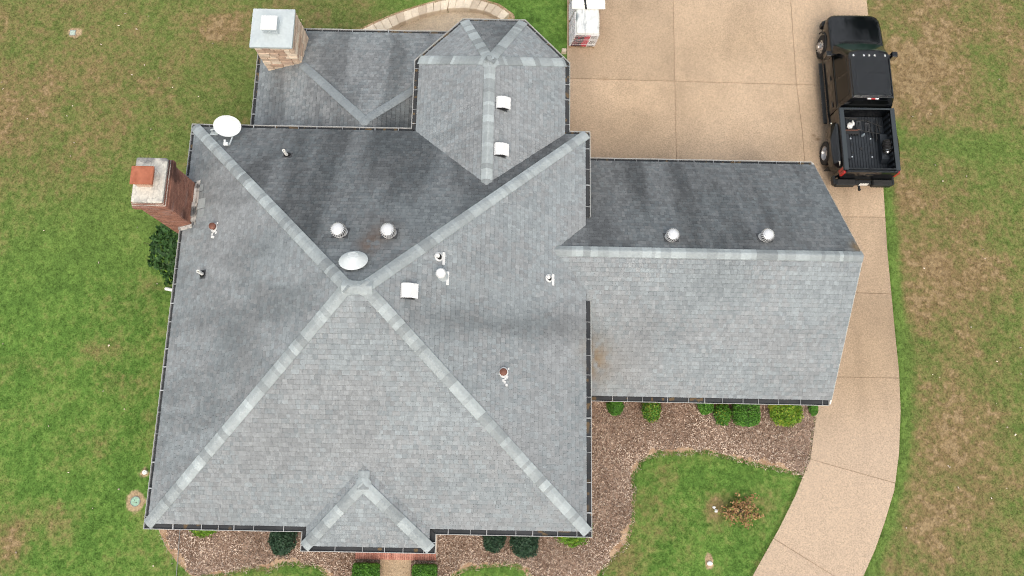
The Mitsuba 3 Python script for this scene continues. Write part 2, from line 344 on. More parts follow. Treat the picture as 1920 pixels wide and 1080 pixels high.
DRIVE = sg.Polygon([(1.95, 45), (1.95, 15.0), (1.95, 10.2), (2.3, 9.2), (9.75, 9.2), (9.75, 1.95), (10.6, 1.62), (10.49, 1.01), (10.27, -.07), (9.98, -.65), (9.67, -1.3), (9.07, -2.35), (8.1, -3.87), (6.3, -6.0), (3.2, -9.0), (-2, -13), (1, -16), (6.2, -11.2), (9.4, -7.4), (11.0, -5.0), (11.76, -3.81),
                    (12.22, -2.97), (12.61, -2.11), (13.03, -1.07), (13.31, .17), (13.5, 1.61), (13.57, 2.9), (13.56, 4.78), (13.56, 7.33), (13.64, 9.88), (13.68, 16.85), (13.7, 45)])
joints = [((6.12, 45), (6.1, 17.3)), ((6.1, 17.4), (6.01, 9)), ((10.72, 45), (10.69, 13.8)), ((10.69, 13.9), (10.78, 12.0)), ((10.78, 12.1), (10.82, 8.56)), ((1, 13.9), (14.5, 13.78)), ((1, 20), (15, 19.9)), ((1, 26), (15, 26)), ((1, 33), (15, 33)), ((10.8, 8.56), (14.5, 8.6)), ((9.2, 8.56), (10.9, 8.56)), ((9, 5.79), (14.5, 5.71)), ((9, 2.72), (14.5, 2.73)),
          ((9.9, .01), (14, -1.06)), ((8.4, -2.4), (11.6, -4.3)), ((6.5, -5.2), (10.5, -6.9)), ((3.5, -8.2), (7, -11)), ((6.03, 10.2), (6.0, 9.0))]
cut = unary_union([sg.LineString(j).buffer(.006, cap_style='flat') for j in joints])
for g in sorted(polys(DRIVE.difference(cut)), key=lambda g: -g.area):
    if g.area < .15: continue
    m = MB().mesh(extrude(g.buffer(-.004, join_style='mitre'), -.08, .035), (((g.area * 7.31) % 1), 0))
    obj('driveway', m.ply('mat_aggregate'), label='tan exposed aggregate concrete driveway of large slabs curving round the garage', kind='structure') if 'driveway' not in scene else obj('slab', m.ply('mat_aggregate'), 'driveway')
obj('joint', MB().mesh(extrude(DRIVE.buffer(-.01), -.07, .012)).ply('mat_joint'), 'driveway')

ISLAND = [(9.98, -.65), (8.82, -.39), (7.74, -.15), (6.85, .13), (6.12, .07), (5.12, .01), (4.5, -.2), (4.2, -.71), (4.22, -1.58), (4.17, -2.35), (3.98, -2.94), (3.53, -3.37), (3.0, -3.96), (2.0, -5.2), (5.6, -6.7), (8.1, -3.87), (9.07, -2.35), (9.67, -1.3)]
ISLE2 = [(-2.0, -4.6), (-1.73, -4.05), (-1.22, -3.79), (-.52, -3.66), (.19, -3.65), (.63, -3.77), (.81, -4.0), (1.0, -5), (1.2, -8), (-2, -8)]
ISLE3 = [(-10.29, -4.3), (-9.61, -4.17), (-9.09, -4.1), (-8.67, -3.94), (-7.88, -3.93), (-7.19, -3.76), (-6.31, -3.78), (-5.9, -4.09), (-5.6, -4.8), (-6.5, -8), (-10, -8)]
BED = sg.Polygon([(-11.5, -2.0), (-11.55, -2.7), (-11.2, -3.3), (-10.8, -3.75), (-10.3, -4.15), (-10.2, -5.6), (-6, -6.6), (-1.5, -6.6), (2.2, -5.3), (3.2, -4.0), (3.7, -3.4), (10.0, -.66), (10.27, -.07), (10.49, 1.01), (10.6, 1.62), (10.0, 2.4), (2.0, 2.4), (1.0, -1.0), (-9, -1.0)])
isl = [poly_noise(q, .05, seed=i * 9) for i, q in enumerate((ISLAND, ISLE2, ISLE3))]
walkp = sg.box(-4.17, -7, -3.13, -3.5)
bed = BED.buffer(0)
for q in isl: bed = bed.difference(q)
bed = bed.difference(DRIVE)
bed = max(polys(bed.union(sg.box(-5, -4, -2, -3))), key=lambda g: g.area)
obj('bare_soil', MB().mesh(grid_sheet(bed.buffer(.06), .006)).ply('mat_dirt'), label='strip of tan bare soil edging the mulch bed', kind='structure')
inner = bed.buffer(-.12)
inner = max(polys(poly_noise(list(inner.exterior.coords), .20, .06, 3)), key=lambda g: g.area)
inner = max(polys(inner.union(bed.intersection(DRIVE.buffer(.35))).buffer(.02).buffer(-.02).intersection(bed)), key=lambda g: g.area)
obj('mulch_bed', MB().mesh(grid_sheet(inner, .012)).ply('mat_mulch'), label='brown bark mulch bed wrapping the front of the house and garage', kind='structure')
# wood chips
def in_poly(poly, n, r, bounds=None):
    x0, y0, x1, y1 = bounds or poly.bounds
    out = np.zeros((0, 2))
    while len(out) < n:
        q = np.column_stack([r.uniform(x0, x1, n), r.uniform(y0, y1, n)])
        out = np.vstack([out, q[shapely.contains_xy(poly, q[:, 0], q[:, 1])]])
    return out[:n]
def flakes(q, z, r, L, W, H, tone, tilt=.35):
    """thin tilted boxes lying about: 8 vertices each"""
    n = len(q); a = r.uniform(0, 2 * np.pi, n); L, W = r.uniform(*L, n), r.uniform(*W, n)
    ca, sa = np.cos(a), np.sin(a); tl = r.normal(0, tilt, n); rl = r.normal(0, tilt, n)
    X = np.stack([ca * np.cos(tl), sa * np.cos(tl), np.sin(tl)], 1) * L[:, None] / 2
    Y = np.stack([-sa * np.cos(rl), ca * np.cos(rl), np.sin(rl)], 1) * W[:, None] / 2
    Z = np.array([0, 0, H / 2]); c = np.column_stack([q, np.full(n, z) + np.abs(np.sin(tl)) * L / 2 + r.uniform(0, .012, n)])
    v = np.stack([c + i * X + j * Y + k * Z for i in (-1, 1) for j in (-1, 1) for k in (-1, 1)], 1).reshape(-1, 3)
    f = (np.arange(n)[:, None, None] * 8 + BOXF3[None]).reshape(-1, 3)
    return v, f, np.repeat(np.column_stack([tone, tone * 0]), 8, 0)
r = np.random.default_rng(11)
q = in_poly(inner.buffer(.03).intersection(sg.box(-12, -4.6, 11, 2.0)).difference(sg.box(-9, -2.1, 1.7, 3)), 42000, r)
dens = meshkit.fbm(np.column_stack([q * .9, q[:, 0] * 0]), 3, 4)
tone = np.clip(r.beta(.9, 1.15, len(q)) * (.65 + .9 * dens), 0, 1)
obj('wood_chips', MB().add(*flakes(q, .016, r, (.025, .08), (.007, .020), .006, tone)).ply('mat_wood_chip'), label='loose pale and brown wood chips strewn over the mulch bed', cat='wood chips', kind='stuff')
q = in_poly(bed.buffer(.1).difference(inner.buffer(-.12)).intersection(sg.box(-12, -4.6, 11, 2.0)), 1300, r)
obj('pine_straw', MB().add(*flakes(q, .014, r, (.06, .15), (.004, .010), .004, r.uniform(.55, 1, len(q)), .12)).ply('mat_wood_chip'), label='dry straw litter along the edge of the mulch bed', cat='straw', kind='stuff')

# grass tufts over the lawn in view
house_area = unary_union([sg.box(-9.45, -1.8, 1.9, 9.2), sg.box(-8.4, 9, 1.7, 13.7), sg.box(0, 2, 9.7, 9.2), sg.Polygon([(-5.7, 14), (-5.4, 15.9), (-2.3, 17.1), (-.6, 16.8), (0, 14)])])
lawn_free = sg.box(-21, -5, 21, 18.5).difference(unary_union([DRIVE.buffer(-.02), bed, house_area]))
r = np.random.default_rng(5)
q = in_poly(lawn_free, 52000, r)
edge = []
for e, k in ((DRIVE.exterior, 3000), (isl[0].exterior, 1200), (isl[1].exterior, 500), (isl[2].exterior, 700)):
    L = shapely.line_interpolate_point(e, r.uniform(0, e.length, k * 3)); e2 = np.column_stack([shapely.get_x(L), shapely.get_y(L)]) + r.normal(0, .05, (k * 3, 2))
    e2 = e2[(e2[:, 1] < 18) & (e2[:, 1] > -5)]
    ok = shapely.contains_xy(lawn_free.buffer(.05), e2[:, 0], e2[:, 1]); edge.append(e2[ok])
q = np.vstack([q] + edge); n = len(q)
B = 4
a = r.uniform(0, 2 * np.pi, (n, B)); ln = r.uniform(.035, .085, (n, B)); hz = r.uniform(.012, .05, (n, B)); w = .009
base = np.repeat(np.column_stack([q, np.zeros(n)])[:, None], B, 1)
dx = np.stack([np.cos(a), np.sin(a), a * 0], -1); side = np.stack([-np.sin(a), np.cos(a), a * 0], -1)
v = np.stack([base + side * w, base - side * w, base + dx * ln[..., None] + np.array([0, 0, 1.]) * hz[..., None]], 2).reshape(-1, 3)
obj('grass', MB().add(v, np.arange(len(v)).reshape(-1, 3)).ply('mat_lawn'), label='short blades of green and dry grass over the lawn', cat='grass', kind='stuff')
# scattered leaves on the lawn
q = in_poly(lawn_free, 110, r); m = MB()
m.add(*flakes(q, .03, r, (.03, .07), (.02, .045), .004, r.uniform(.6, 1, len(q)), .3))
obj('fallen_leaves', m.ply('mat_wood_chip'), label='small pale fallen leaves dotted over the lawn', cat='fallen leaves', kind='stuff')

# ------------------------------------------------------------------ house: roof planes z = a + b x + c y
ZM, ZG, ZL = 4.687, 2.60, 2.647
X0, X1, Y0, Y1 = -9.894, 2.322, -2.259, 9.617
def pl(slope, axis, at, z):      # rises with slope from the line axis=at inward
    s, ax = axis; b = [0, 0]; b[ax] = s * slope
    return np.array([z - s * slope * at, b[0], b[1]])
def pl3(P, Q, R_):
    A = np.column_stack([np.ones(3), [P[0], Q[0], R_[0]], [P[1], Q[1], R_[1]]]); return np.linalg.solve(A, [P[2], Q[2], R_[2]])
ML, MR, MF, MK = pl(.697, (1, 0), X0, ZM), pl(.7303, (-1, 0), X1, ZM), pl(.7086, (1, 1), Y0, ZM), pl(.7092, (-1, 1), Y1, ZM)
GF, GK = pl(.7206, (1, 1), 1.557, ZG), pl(.7206, (-1, 1), 9.63, ZG)
RE = (-.7525, 10.967, 6.4105)
bc = [(-3.172, 11.918, ZM), (-1.708, 13.389, ZM), (.275, 13.389, ZM), (1.70, 11.918, ZM)]
BL, BR = pl((RE[2] - ZM) / (RE[0] + 3.172), (1, 0), -3.172, ZM), pl((RE[2] - ZM) / (1.70 - RE[0]), (-1, 0), 1.70, ZM)
BD1, BT, BD2 = pl3(bc[0], bc[1], RE), pl3(bc[1], bc[2], RE), pl3(bc[2], bc[3], RE)
AP = (-4.64, 9.883, 4.584)
LL, LT, LR = pl(.4554, (1, 0), -8.894, ZL), pl(.450, (-1, 1), 14.187, ZL), pl(.4554, (-1, 0), -.386, ZL)
PX0, PX1, PY = -5.589, -1.926, -2.757
PL_, PR, PF = pl(.7086, (1, 0), PX0, ZM), pl(.7086, (-1, 0), PX1, ZM), pl(.7086, (1, 1), PY, ZM)
GX = 9.975
bodies = {
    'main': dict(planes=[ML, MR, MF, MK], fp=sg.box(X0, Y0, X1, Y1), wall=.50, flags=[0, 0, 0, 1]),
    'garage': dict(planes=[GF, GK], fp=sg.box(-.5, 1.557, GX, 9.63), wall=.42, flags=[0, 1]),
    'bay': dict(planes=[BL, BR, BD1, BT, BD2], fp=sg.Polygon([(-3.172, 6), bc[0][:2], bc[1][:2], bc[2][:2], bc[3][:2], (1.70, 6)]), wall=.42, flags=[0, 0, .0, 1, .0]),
    'low': dict(planes=[LL, LT, LR], fp=sg.box(-8.894, 9.0, -.386, 14.187), wall=.42, flags=[2, 2, 1]),  # right slope under the bay eave gets the stronger painted shade
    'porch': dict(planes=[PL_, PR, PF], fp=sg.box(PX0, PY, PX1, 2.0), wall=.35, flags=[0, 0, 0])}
IN = .165
bodies['garage']['sh'] = sg.box(-.5, 1.557 + IN, GX, 9.63 - IN)
for b in bodies.values():
    b.setdefault('sh', b['fp'].buffer(-IN, join_style='mitre')); b['wallp'] = b['fp'].buffer(-b['wall'], join_style='mitre')
bodies['low']['sh'] = sg.box(-8.894 + IN, 9.1, -.386, 14.187 - IN)
bodies['bay']['sh'] = bodies['bay']['sh'].union(sg.box(-3.172 + IN, 5, 1.70 - IN, 7))
bodies['porch']['sh'] = sg.box(PX0 + IN, PY + IN, PX1 - IN, 2)
def half(d, big=80.):
    """half-plane d[0]+d[1]x+d[2]y >= 0"""
    n = np.array(d[1:]); L = np.linalg.norm(n)
    if L < 1e-9: return sg.box(-big, -big, big, big) if d[0] >= 0 else sg.Polygon()
    n = n / L; o = -n * d[0] / L; t = np.array([-n[1], n[0]])
    return sg.Polygon([o + t * big, o - t * big, o - t * big + n * big, o + t * big + n * big])
CHIM = sg.box(-10.3, 6.26, -9.36, 7.60)
CHIM2 = sg.box(-8.38, 12.40, -7.10, 13.68)
zat = lambda P, x, y: P[0] + P[1] * np.asarray(x) + P[2] * np.asarray(y)
faces = []
for name, b in bodies.items():
    for P, fl in zip(b['planes'], b['flags']):
        g = b['sh']
        for Q in b['planes']:
            if Q is not P: g = g.intersection(half(Q - P))
        for other, ob in bodies.items():
            if other == name: continue
            D = ob['sh']
            for Q in ob['planes']: D = D.intersection(half(Q - P))
            strip = ob['fp'].difference(ob['wallp']) if other in ('main', 'bay') else sg.Polygon()
            lowz = (ZM - .3) - P
            low = half(np.array([ZM - .3 - P[0], -P[1], -P[2]]))
            D = D.difference(strip.intersection(low))
            g = g.difference(D)
        if name == 'main': g = g.difference(CHIM)
        if name == 'low': g = g.difference(CHIM2.buffer(-.02))
        for k in polys(g.buffer(0)): faces.append((name, P, fl, k))

# deck
house = thing('house', 'large one storey brick house under a grey shingled hip roof seen from above', 'house')
deck = MB()
for name, P, fl, g in faces:
    m = extrude(g, -.10, -.012); v = m.vertices.copy(); v[:, 2] += zat(P, v[:, 0], v[:, 1]); deck.add(v, m.faces)
roof = obj('roof', deck.ply('mat_deck'), house, label='weathered grey hip roof with paler ridge caps')

# shingles: every tab a thin wedge with its own tone
EXPO = .143
tabs = []                                               # (distance to camera, vertices, faces, uv)
r = np.random.default_rng(21)
for name, P, fl, g in faces:
    n3 = np.array([-P[1], -P[2], 1.0]); L = np.linalg.norm(n3); n3 /= L
    up = np.array([P[1], P[2]]); s = np.linalg.norm(up); up /= s; uu = np.array([-up[1], up[0]]); cs = math.sqrt(1 + s * s)
    ax, ay = np.asarray(g.exterior.coords).T
    V = (ax * up[0] + ay * up[1]); U = ax * uu[0] + ay * uu[1]; v0 = V.min() - .0; e = EXPO / cs
    shapely.prepare(g)
    for row in range(int((V.max() - v0) / e) + 1):
        va = v0 + row * e - .004; vb = va + e * 1.12
        u = U.min() - r.uniform(0, .3)
        while u < U.max():
          pieces = []
          if True:
            w = r.choice([.075, .10, .13, .16, .20], p=[.2, .3, .25, .17, .08])
            q = np.array([(u, va), (u + w - .003, va), (u + w - .003, vb), (u, vb)])
            xy = q[:, :1] * uu + q[:, 1:] * up
            u += w
            pg = sg.Polygon(xy)
            if not shapely.intersects(g, pg): continue
            if shapely.contains(g, pg): c = xy
            else:
                c = None
                for k in polys(pg.intersection(g)):
                    if k.area < .0003: continue
                    if k.convex_hull.area - k.area < 1e-6: pieces.append(np.asarray(sg.polygon.orient(k, 1.0).exterior.coords)[:-1])
                    else:
                        tv, tf = triang(k); pieces += [np.asarray(tv)[q_] for q_ in tf]
            if c is not None: pieces.append(c)
          for c in pieces:
            ar = np.cross(c[1] - c[0], c[2] - c[0])
            if ar < 0: c = c[::-1]
            k = len(c); vv = (c @ up - va) / (vb - va); th = r.choice([.007, .013], p=[.55, .45]) + r.uniform(0, .002)
            z = zat(P, c[:, 0], c[:, 1])
            top = np.column_stack([c, z]) + n3 * (th * (1 - vv * .92) + .001)[:, None]
            bot = np.column_stack([c, z]) - n3 * .004
            i = np.arange(k); j = (i + 1) % k
            f = np.vstack([np.stack([0 * i[1:-1], i[1:-1], i[1:-1] + 1], 1), np.stack([i + k, j + k, j], 1), np.stack([i + k, j, i], 1)])
            t = min(.98, max(.02, r.beta(2.0, 2.0) + (.18 if r.random() < .07 else 0)))
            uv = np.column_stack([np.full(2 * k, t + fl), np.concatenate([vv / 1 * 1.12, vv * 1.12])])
            tabs.append((np.linalg.norm(top.mean(0) - CAM), np.vstack([top, bot]), f, uv))
order = np.argsort([t[0] for t in tabs], kind='stable')
rest = MB()
for k, i in enumerate(order):
    _, v, f, uv = tabs[i]
    if k < 300: obj('shingle', MB().add(v, f, uv).ply('mat_shingle'), roof)
    else: rest.add(v, f, uv)
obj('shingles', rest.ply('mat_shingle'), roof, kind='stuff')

# ridge and hip caps
def smin(a, b, k=.06):
    h = np.clip(.5 + .5 * (b - a) / k, 0, 1); return b * (1 - h) + a * h - k * h * (1 - h)
def caps(A, B, P, Q, mat='mat_ridge_cap', w=.155, start=0., end=0., lo=.3, seed=0):
    A, B = np.array(A[:2], float), np.array(B[:2], float); d = B - A; L = np.linalg.norm(d); d /= L; e = np.array([-d[1], d[0]])
    sl = abs(zat(P, *B) - zat(P, *A)) / L; k3 = math.sqrt(1 + sl * sl); t = start; r = np.random.default_rng(seed + 100)
    S = np.array([-1, -.66, -.33, -.12, 0, .12, .33, .66, 1.]) * w
    while t < L - end - .05:
        ex = r.choice([.11, .15, .21, .30], p=[.2, .3, .3, .2]) / k3
        t1 = min(L - end, t + ex + .09)
        vs = []; Ts = np.array([t, t + .045, t + ex, t1])
        for tt, lift in zip(Ts, (.034, .033, .022, .012)):
            xy = A + d * tt + S[:, None] * e
            z = smin(zat(P, *xy.T), zat(Q, *xy.T)) + lift + .012
            vs.append(np.column_stack([xy, z]))
        top = np.vstack(vs); bot = top[:9] - [0, 0, .03]; n = 9
        f = [[a * n + b, (a) * n + b + 1, (a + 1) * n + b + 1, (a + 1) * n + b] for a in range(3) for b in range(n - 1)]
        f += [[4 * n + b, 4 * n + b + 1, b + 1, b] for b in range(n - 1)]
        v = np.vstack([top, bot])
        for sd in (0, n - 1):                               # side edges down to the shingles
            lowv = top[[a * n + sd for a in range(4)]] - [0, 0, .035]; o = len(v); v = np.vstack([v, lowv])
            f += [[a * n + sd, (a + 1) * n + sd, o + a + 1, o + a] for a in range(3)]
        tone = float(np.clip(r.choice([.25, .52, .70, .88], p=[.24, .32, .27, .17]) + r.normal(0, .06), 0, 1))
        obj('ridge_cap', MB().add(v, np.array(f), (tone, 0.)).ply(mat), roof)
        t += ex
def hub(c, planes, rad=.16, mat='mat_ridge_cap', lift=.055):
    a = np.arange(16) * 2 * np.pi / 16; rr = np.array([0, .4, .75, 1.]) * rad
    xy = np.vstack([np.column_stack([c[0] + q * np.cos(a), c[1] + q * np.sin(a)]) for q in rr])
    z = zat(planes[0], *xy.T)
    for P in planes[1:]: z = smin(z, zat(P, *xy.T), .09)
    z = z + lift - np.repeat([0, 0, .005, .02], 16); v = np.column_stack([xy, z]); lo = v[-16:] - [0, 0, .05]
    f = [[i * 16 + j, i * 16 + (j + 1) % 16, (i + 1) * 16 + (j + 1) % 16, (i + 1) * 16 + j] for i in range(4) for j in range(16)]
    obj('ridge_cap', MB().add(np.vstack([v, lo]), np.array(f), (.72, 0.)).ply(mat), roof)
def cross(P, Q, R_):            # plan point where three planes meet
    return np.linalg.solve(np.array([(P - Q)[1:], (P - R_)[1:]]), -np.array([(P - Q)[0], (P - R_)[0]]))
aL, aR = cross(ML, MF, MK), cross(MR, MF, MK)
# hips: both ridge ends taken from the pair of planes
def hip_foot(P, Q, body):
    return None
tl = cross(ML, MK, np.array([ZM + .09, 0, 0])); tr = cross(MR, MK, np.array([ZM + .09, 0, 0]))
bl = cross(ML, MF, np.array([ZM + .09, 0, 0])); br = cross(MR, MF, np.array([ZM + .09, 0, 0]))
caps(bl, aL, ML, MF, seed=1); caps(br, aR, MR, MF, seed=2); caps(tl, aL, ML, MK, seed=3); caps(tr, aR, MR, MK, seed=4)
caps(aL - [.12, 0], aR + [.12, 0], MF, MK, seed=5, w=.16)
ym = (1.557 + 9.63) / 2; gz = zat(GF, 0, ym); gx0 = (gz - MR[0]) / MR[1]
caps((GX, ym), (gx0 + .02, ym), GF, GK, seed=6, w=.15)
bz = RE[2]; by0 = (bz - MK[0]) / MK[2]
caps((RE[0], RE[1]), (RE[0] - .0, by0 + .05), BL, BR, seed=7, w=.16)
for k, (c, P, Q) in enumerate(((bc[0], BL, BD1), (bc[1], BD1, BT), (bc[2], BT, BD2), (bc[3], BD2, BR))):
    c = np.array(c[:2]); u = (np.array(RE[:2]) - c); u /= np.linalg.norm(u)
    caps(c + u * .17, RE, P, Q, seed=8 + k, w=.15)
caps((-7.05, 12.34), AP, LL, LT, 'mat_ridge_cap_weathered', seed=13, w=.14); caps((-2.95, 11.57), AP, LR, LT, 'mat_ridge_cap_weathered', seed=14, w=.13)
pr = (PX0 + PX1) / 2; hw = (PX1 - PX0) / 2; pj = (pr, PY + hw)
caps(np.array([PX0, PY]) + .12, pj, PL_, PF, seed=15, w=.155); caps((PX1 - .12, PY + .12), pj, PR, PF, seed=16, w=.155)
caps((pr, PY + hw - .12), (pr, Y0 + hw - .14), PL_, PR, seed=17, w=.155)

hub(aL, [ML, MF, MK], .2); hub(aR, [MR, MF, MK], .2)
hub(RE, [BL, BR, BD1, BT, BD2], .24); hub(pj, [PL_, PR, PF], .21); hub(AP, [LL, LT, LR], .17, 'mat_ridge_cap_weathered')
# gutters: (start, end, outward, miter at start, at end) with the lip on the eave line
def gutter(A, B, z, ma=0., mb=0., W=.21, D=.115, hang=None, seed=0, brk=None):
    A, B = np.array(A, float), np.array(B, float); d = B - A; L = np.linalg.norm(d); d /= L; o = np.array([d[1], -d[0]])  # outward = right of travel
    t = .006
    prof = np.array([(-W, .03), (-W, -D), (-.035, -D), (0, -.03), (0, 0), (-.014, 0), (-.014, -.012), (-t, -.02), (-t, -.03), (-.039, -D + t), (-W + t, -D + t), (-W + t, .03)])
    def ring(P, sgn, m):
        return np.array([np.r_[P + d * sgn * (-(m) * (-x)) + o * x, z + y] for x, y in prof])
    a, b = ring(A, -1, ma), ring(B, 1, mb); n = len(prof); i = np.arange(n); j = (i + 1) % n
    m = MB().add(np.vstack([a, b]), np.stack([i, j, j + n, i + n], 1))
    pg = sg.Polygon(prof); vv, ff = triang(pg)
    for P, sgn, mm in ((A, -1, ma), (B, 1, mb)):
        m.add(np.array([np.r_[P + d * sgn * mm * x + o * x, z + y] for x, y in vv]), ff)
    k = obj('gutter', m.ply('mat_gutter'), house)
    s = .004; q = [(-W + t + s, -D + t + s), (-.045, -D + t + s), (-.022, -.045), (-W + t + s, -.030)]
    i = np.arange(4); j = (i + 1) % 4
    a, b = (np.array([np.r_[P + d * sgn * mm * x + o * x, z + y] for x, y in q]) for P, sgn, mm in ((A + d * .01, -1, ma), (B - d * .01, 1, mb)))
    obj('debris_shade', MB().add(np.vstack([a, b]), np.stack([i, j, j + 4, i + 4], 1)).ply('mat_sludge_shade'), k)
    r = np.random.default_rng(seed + 300); tt = r.uniform(.15, .4)
    while tt < L - .1:
        C = A + d * tt; h = MB(); w = r.choice([.006, .009, .016], p=[.55, .3, .15])
        v = [np.r_[C + d * s1 * w + o * x, z + y] for s1 in (-1, 1) for x, y in ((-W - .03, .035), (-.004, .010), (-.004, .002), (-W - .03, .027))]
        h.add(v, np.array([[0, 1, 5, 4], [3, 2, 1, 0], [4, 5, 6, 7], [2, 3, 7, 6], [1, 2, 6, 5], [0, 4, 7, 3]]))
        obj('hanger', h.ply('mat_hanger'), k)
        tt += r.uniform(.42, .82)
yk, yf = 9.63 - (ZM - .10 - ZG) / .7206, 1.557 + (ZM - .10 - ZG) / .7206
gz_ = ZM
gutter((X0, Y0), (PX0, Y0), gz_, 1, -1, seed=1); gutter((PX0, Y0), (PX0, PY), gz_, -1, 1, seed=2); gutter((PX0, PY), (PX1, PY), gz_, 1, 1, seed=3)
gutter((PX1, PY), (PX1, Y0), gz_, 1, -1, seed=4); gutter((PX1, Y0), (X1, Y0), gz_, -1, 1, seed=5)
gutter((X1, Y0), (X1, yf), gz_, 1, 0, seed=6); gutter((X1, yk), (X1, Y1), gz_, 0, 1, seed=7)
gutter((X1, Y1), (1.70, Y1), gz_, 1, -1, seed=8); gutter((1.70, Y1), bc[3][:2], gz_, -1, .414, seed=9)
gutter(bc[3][:2], bc[2][:2], gz_, .414, .414, seed=10); gutter(bc[2][:2], bc[1][:2], gz_, .414, .414, seed=11); gutter(bc[1][:2], bc[0][:2], gz_, .414, .414, seed=12)
gutter(bc[0][:2], (-3.172, Y1), gz_, .414, -1, seed=13); gutter((-3.172, Y1), (X0, Y1), gz_, -1, 1, seed=14)
gutter((X0, Y1), (X0, 7.64), gz_, 1, 0, seed=15); gutter((X0, 6.24), (X0, Y0), gz_, 0, 1, seed=16)
gutter((2.0, 1.557), (GX - .02, 1.557), ZG, 0, 0, seed=17); gutter((GX - .02, 9.63), (2.0, 9.63), ZG, 0, 0, seed=18)
gutter((-1.0, 14.187), (-8.894, 14.187), ZL, 0, 1, seed=19); gutter((-8.894, 14.187), (-8.894, 9.55), ZL, 1, 0, seed=20)

# soffits, fascias and rake boards, walls
sof = MB()
wallpoly = {}
for name, b in bodies.items():
    z = {'garage': ZG, 'low': ZL}.get(name, ZM)
    w = b['wallp']
    if name == 'garage': w = sg.box(1.5, 1.98, 9.66, 9.21)
    if name == 'low': w = sg.box(-8.47, 9.0, -2.9, 13.77)
    if name == 'porch': continue
    if name == 'bay': w = w.union(sg.box(-2.75, 6, 1.28, 9.5))
    wallpoly[name] = (w, z)
mainw = wallpoly['main'][0]
for name in ('main', 'bay', 'garage', 'low', 'porch'):
    b = bodies[name]; z = {'garage': ZG, 'low': ZL}.get(name, ZM)
    ring = b['fp'].buffer(-.213, join_style='mitre') if name != 'garage' else sg.box(1.9, 1.557 + .213, GX - .03, 9.63 - .213)
    if name == 'low': ring = sg.box(-8.894 + .213, 9.3, -.5, 14.187 - .213)
    if name == 'porch': ring = sg.box(PX0 + .213, PY + .213, PX1 - .213, -1.0)
    if name == 'bay': ring = ring.difference(sg.box(-5, 5, 3, 9.4))
    if name == 'main': ring = ring.difference(CHIM)
    for g in polys(ring.difference(wallpoly.get(name, (sg.Polygon(), 0))[0].buffer(-.05) if name != 'porch' else mainw.buffer(-.05))):
        sof.mesh(extrude(g, z - .150 - .003 * len(name), z - .125))
obj('soffit', sof.ply('mat_trim'), house)
rk = MB()
for P, ya, yb in ((GF, 1.60, ym), (GK, 9.59, ym)):
    for sx0, sx1 in ((GX - .045, GX + .012),):
        v = [[x, y, zat(P, x, y) + dz] for x in (sx0, sx1) for y in (ya, yb) for dz in (-.21, -.004)]
        rk.add(v, BOXF)
obj('rake_board', rk.ply('mat_trim'), house)
for name, (w, z) in wallpoly.items():
    for g in polys(w):
        m = extrude(g, -.1, z - .10) if name != 'garage' else None
        if m is None:
            q = sg.Polygon([(1.98, -.1), (9.21, -.1), (9.21, zat(GK, 0, 9.21) - .13), (ym, gz - .13), (1.98, zat(GF, 0, 1.98) - .13)])
            m = trimesh.creation.extrude_polygon(q, 8.16, engine='earcut')
            M = np.eye(4); M[:3, :3] = [[0, 0, 1], [1, 0, 0], [0, 1, 0]]; M[0, 3] = 1.5; m.apply_transform(M)
        obj('wall', MB().mesh(m).ply('mat_wall_brick'), house)
def window(c, nrm, w, h):
    """frame, pane and sill on a wall; c: centre on the wall face"""
    c = np.array(c, float); nrm = np.array(nrm, float); t = np.array([-nrm[1], nrm[0], 0]); M = np.eye(4); M[:3, 0], M[:3, 1], M[:3, 2], M[:3, 3] = t, nrm, (0, 0, 1), c
    fr = MB()
    for a in ((-w / 2, -w / 2 + .07, -h / 2, h / 2), (w / 2 - .07, w / 2, -h / 2, h / 2), (-w / 2 + .07, w / 2 - .07, h / 2 - .07, h / 2), (-w / 2 + .07, w / 2 - .07, -h / 2, -h / 2 + .07), (-.02, .02, -h / 2 + .07, h / 2 - .07), (-w / 2 + .07, -.02, -.02, .02), (.02, w / 2 - .07, -.02, .02)):
        fr.mesh(xf(box(a[0], a[1], -.03, .05, a[2], a[3]), M))
    k = obj('window', fr.ply('mat_trim'), house)
    obj('pane', MB().mesh(xf(box(-w / 2 + .06, w / 2 - .06, -.02, .02, -h / 2 + .06, h / 2 - .06), M)).ply('mat_pane'), k)
    obj('sill', MB().mesh(xf(box(-w / 2 - .05, w / 2 + .05, -.02, .10, -h / 2 - .07, -h / 2 - .002), M)).ply('mat_trim'), k)
for x in (-8, -6.5, -1, .8): window((x, -1.759, 1.7), (0, -1, 0), 1.1, 1.7)
for y in (0, 2, 4.3, 8.3): window((-9.394, y, 1.7), (-1, 0, 0), 1.1, 1.6)
for y in (-.8, .8): window((1.822, y, 1.7), (1, 0, 0), 1.0, 1.6)
for x in (4, 6, 8): window((x, 1.98, 1.45), (0, -1, 0), 1.0, 1.3)
for y in (4.5, 6.7): window((9.66, y, 1.45), (1, 0, 0), 1.0, 1.3)
for y in (10.3,): window((1.28, y, 1.7), (1, 0, 0), 1.0, 1.5)
for x in (-6.4, -4.6): window((x, 13.77, 1.3), (0, 1, 0), 1.0, 1.4)
for x in (3.9, 7.2):
    d = MB()
    for k in range(4): d.mesh(rbox(x - 1.25, x + 1.25, 9.2, 9.26, .05 + k * .53, .05 + k * .53 + .51, .012))
    obj('garage_door', d.ply('mat_trim'), house)
d = obj('door', MB().mesh(rbox(-4.2, -3.2, -1.80, -1.735, .12, 2.3, .01)).ply('mat_door'), house)
obj('handle', MB().mesh(cyl((-3.3, -1.86, 1.1), (-3.3, -1.79, 1.1), .03)).ply('mat_rim'), d)
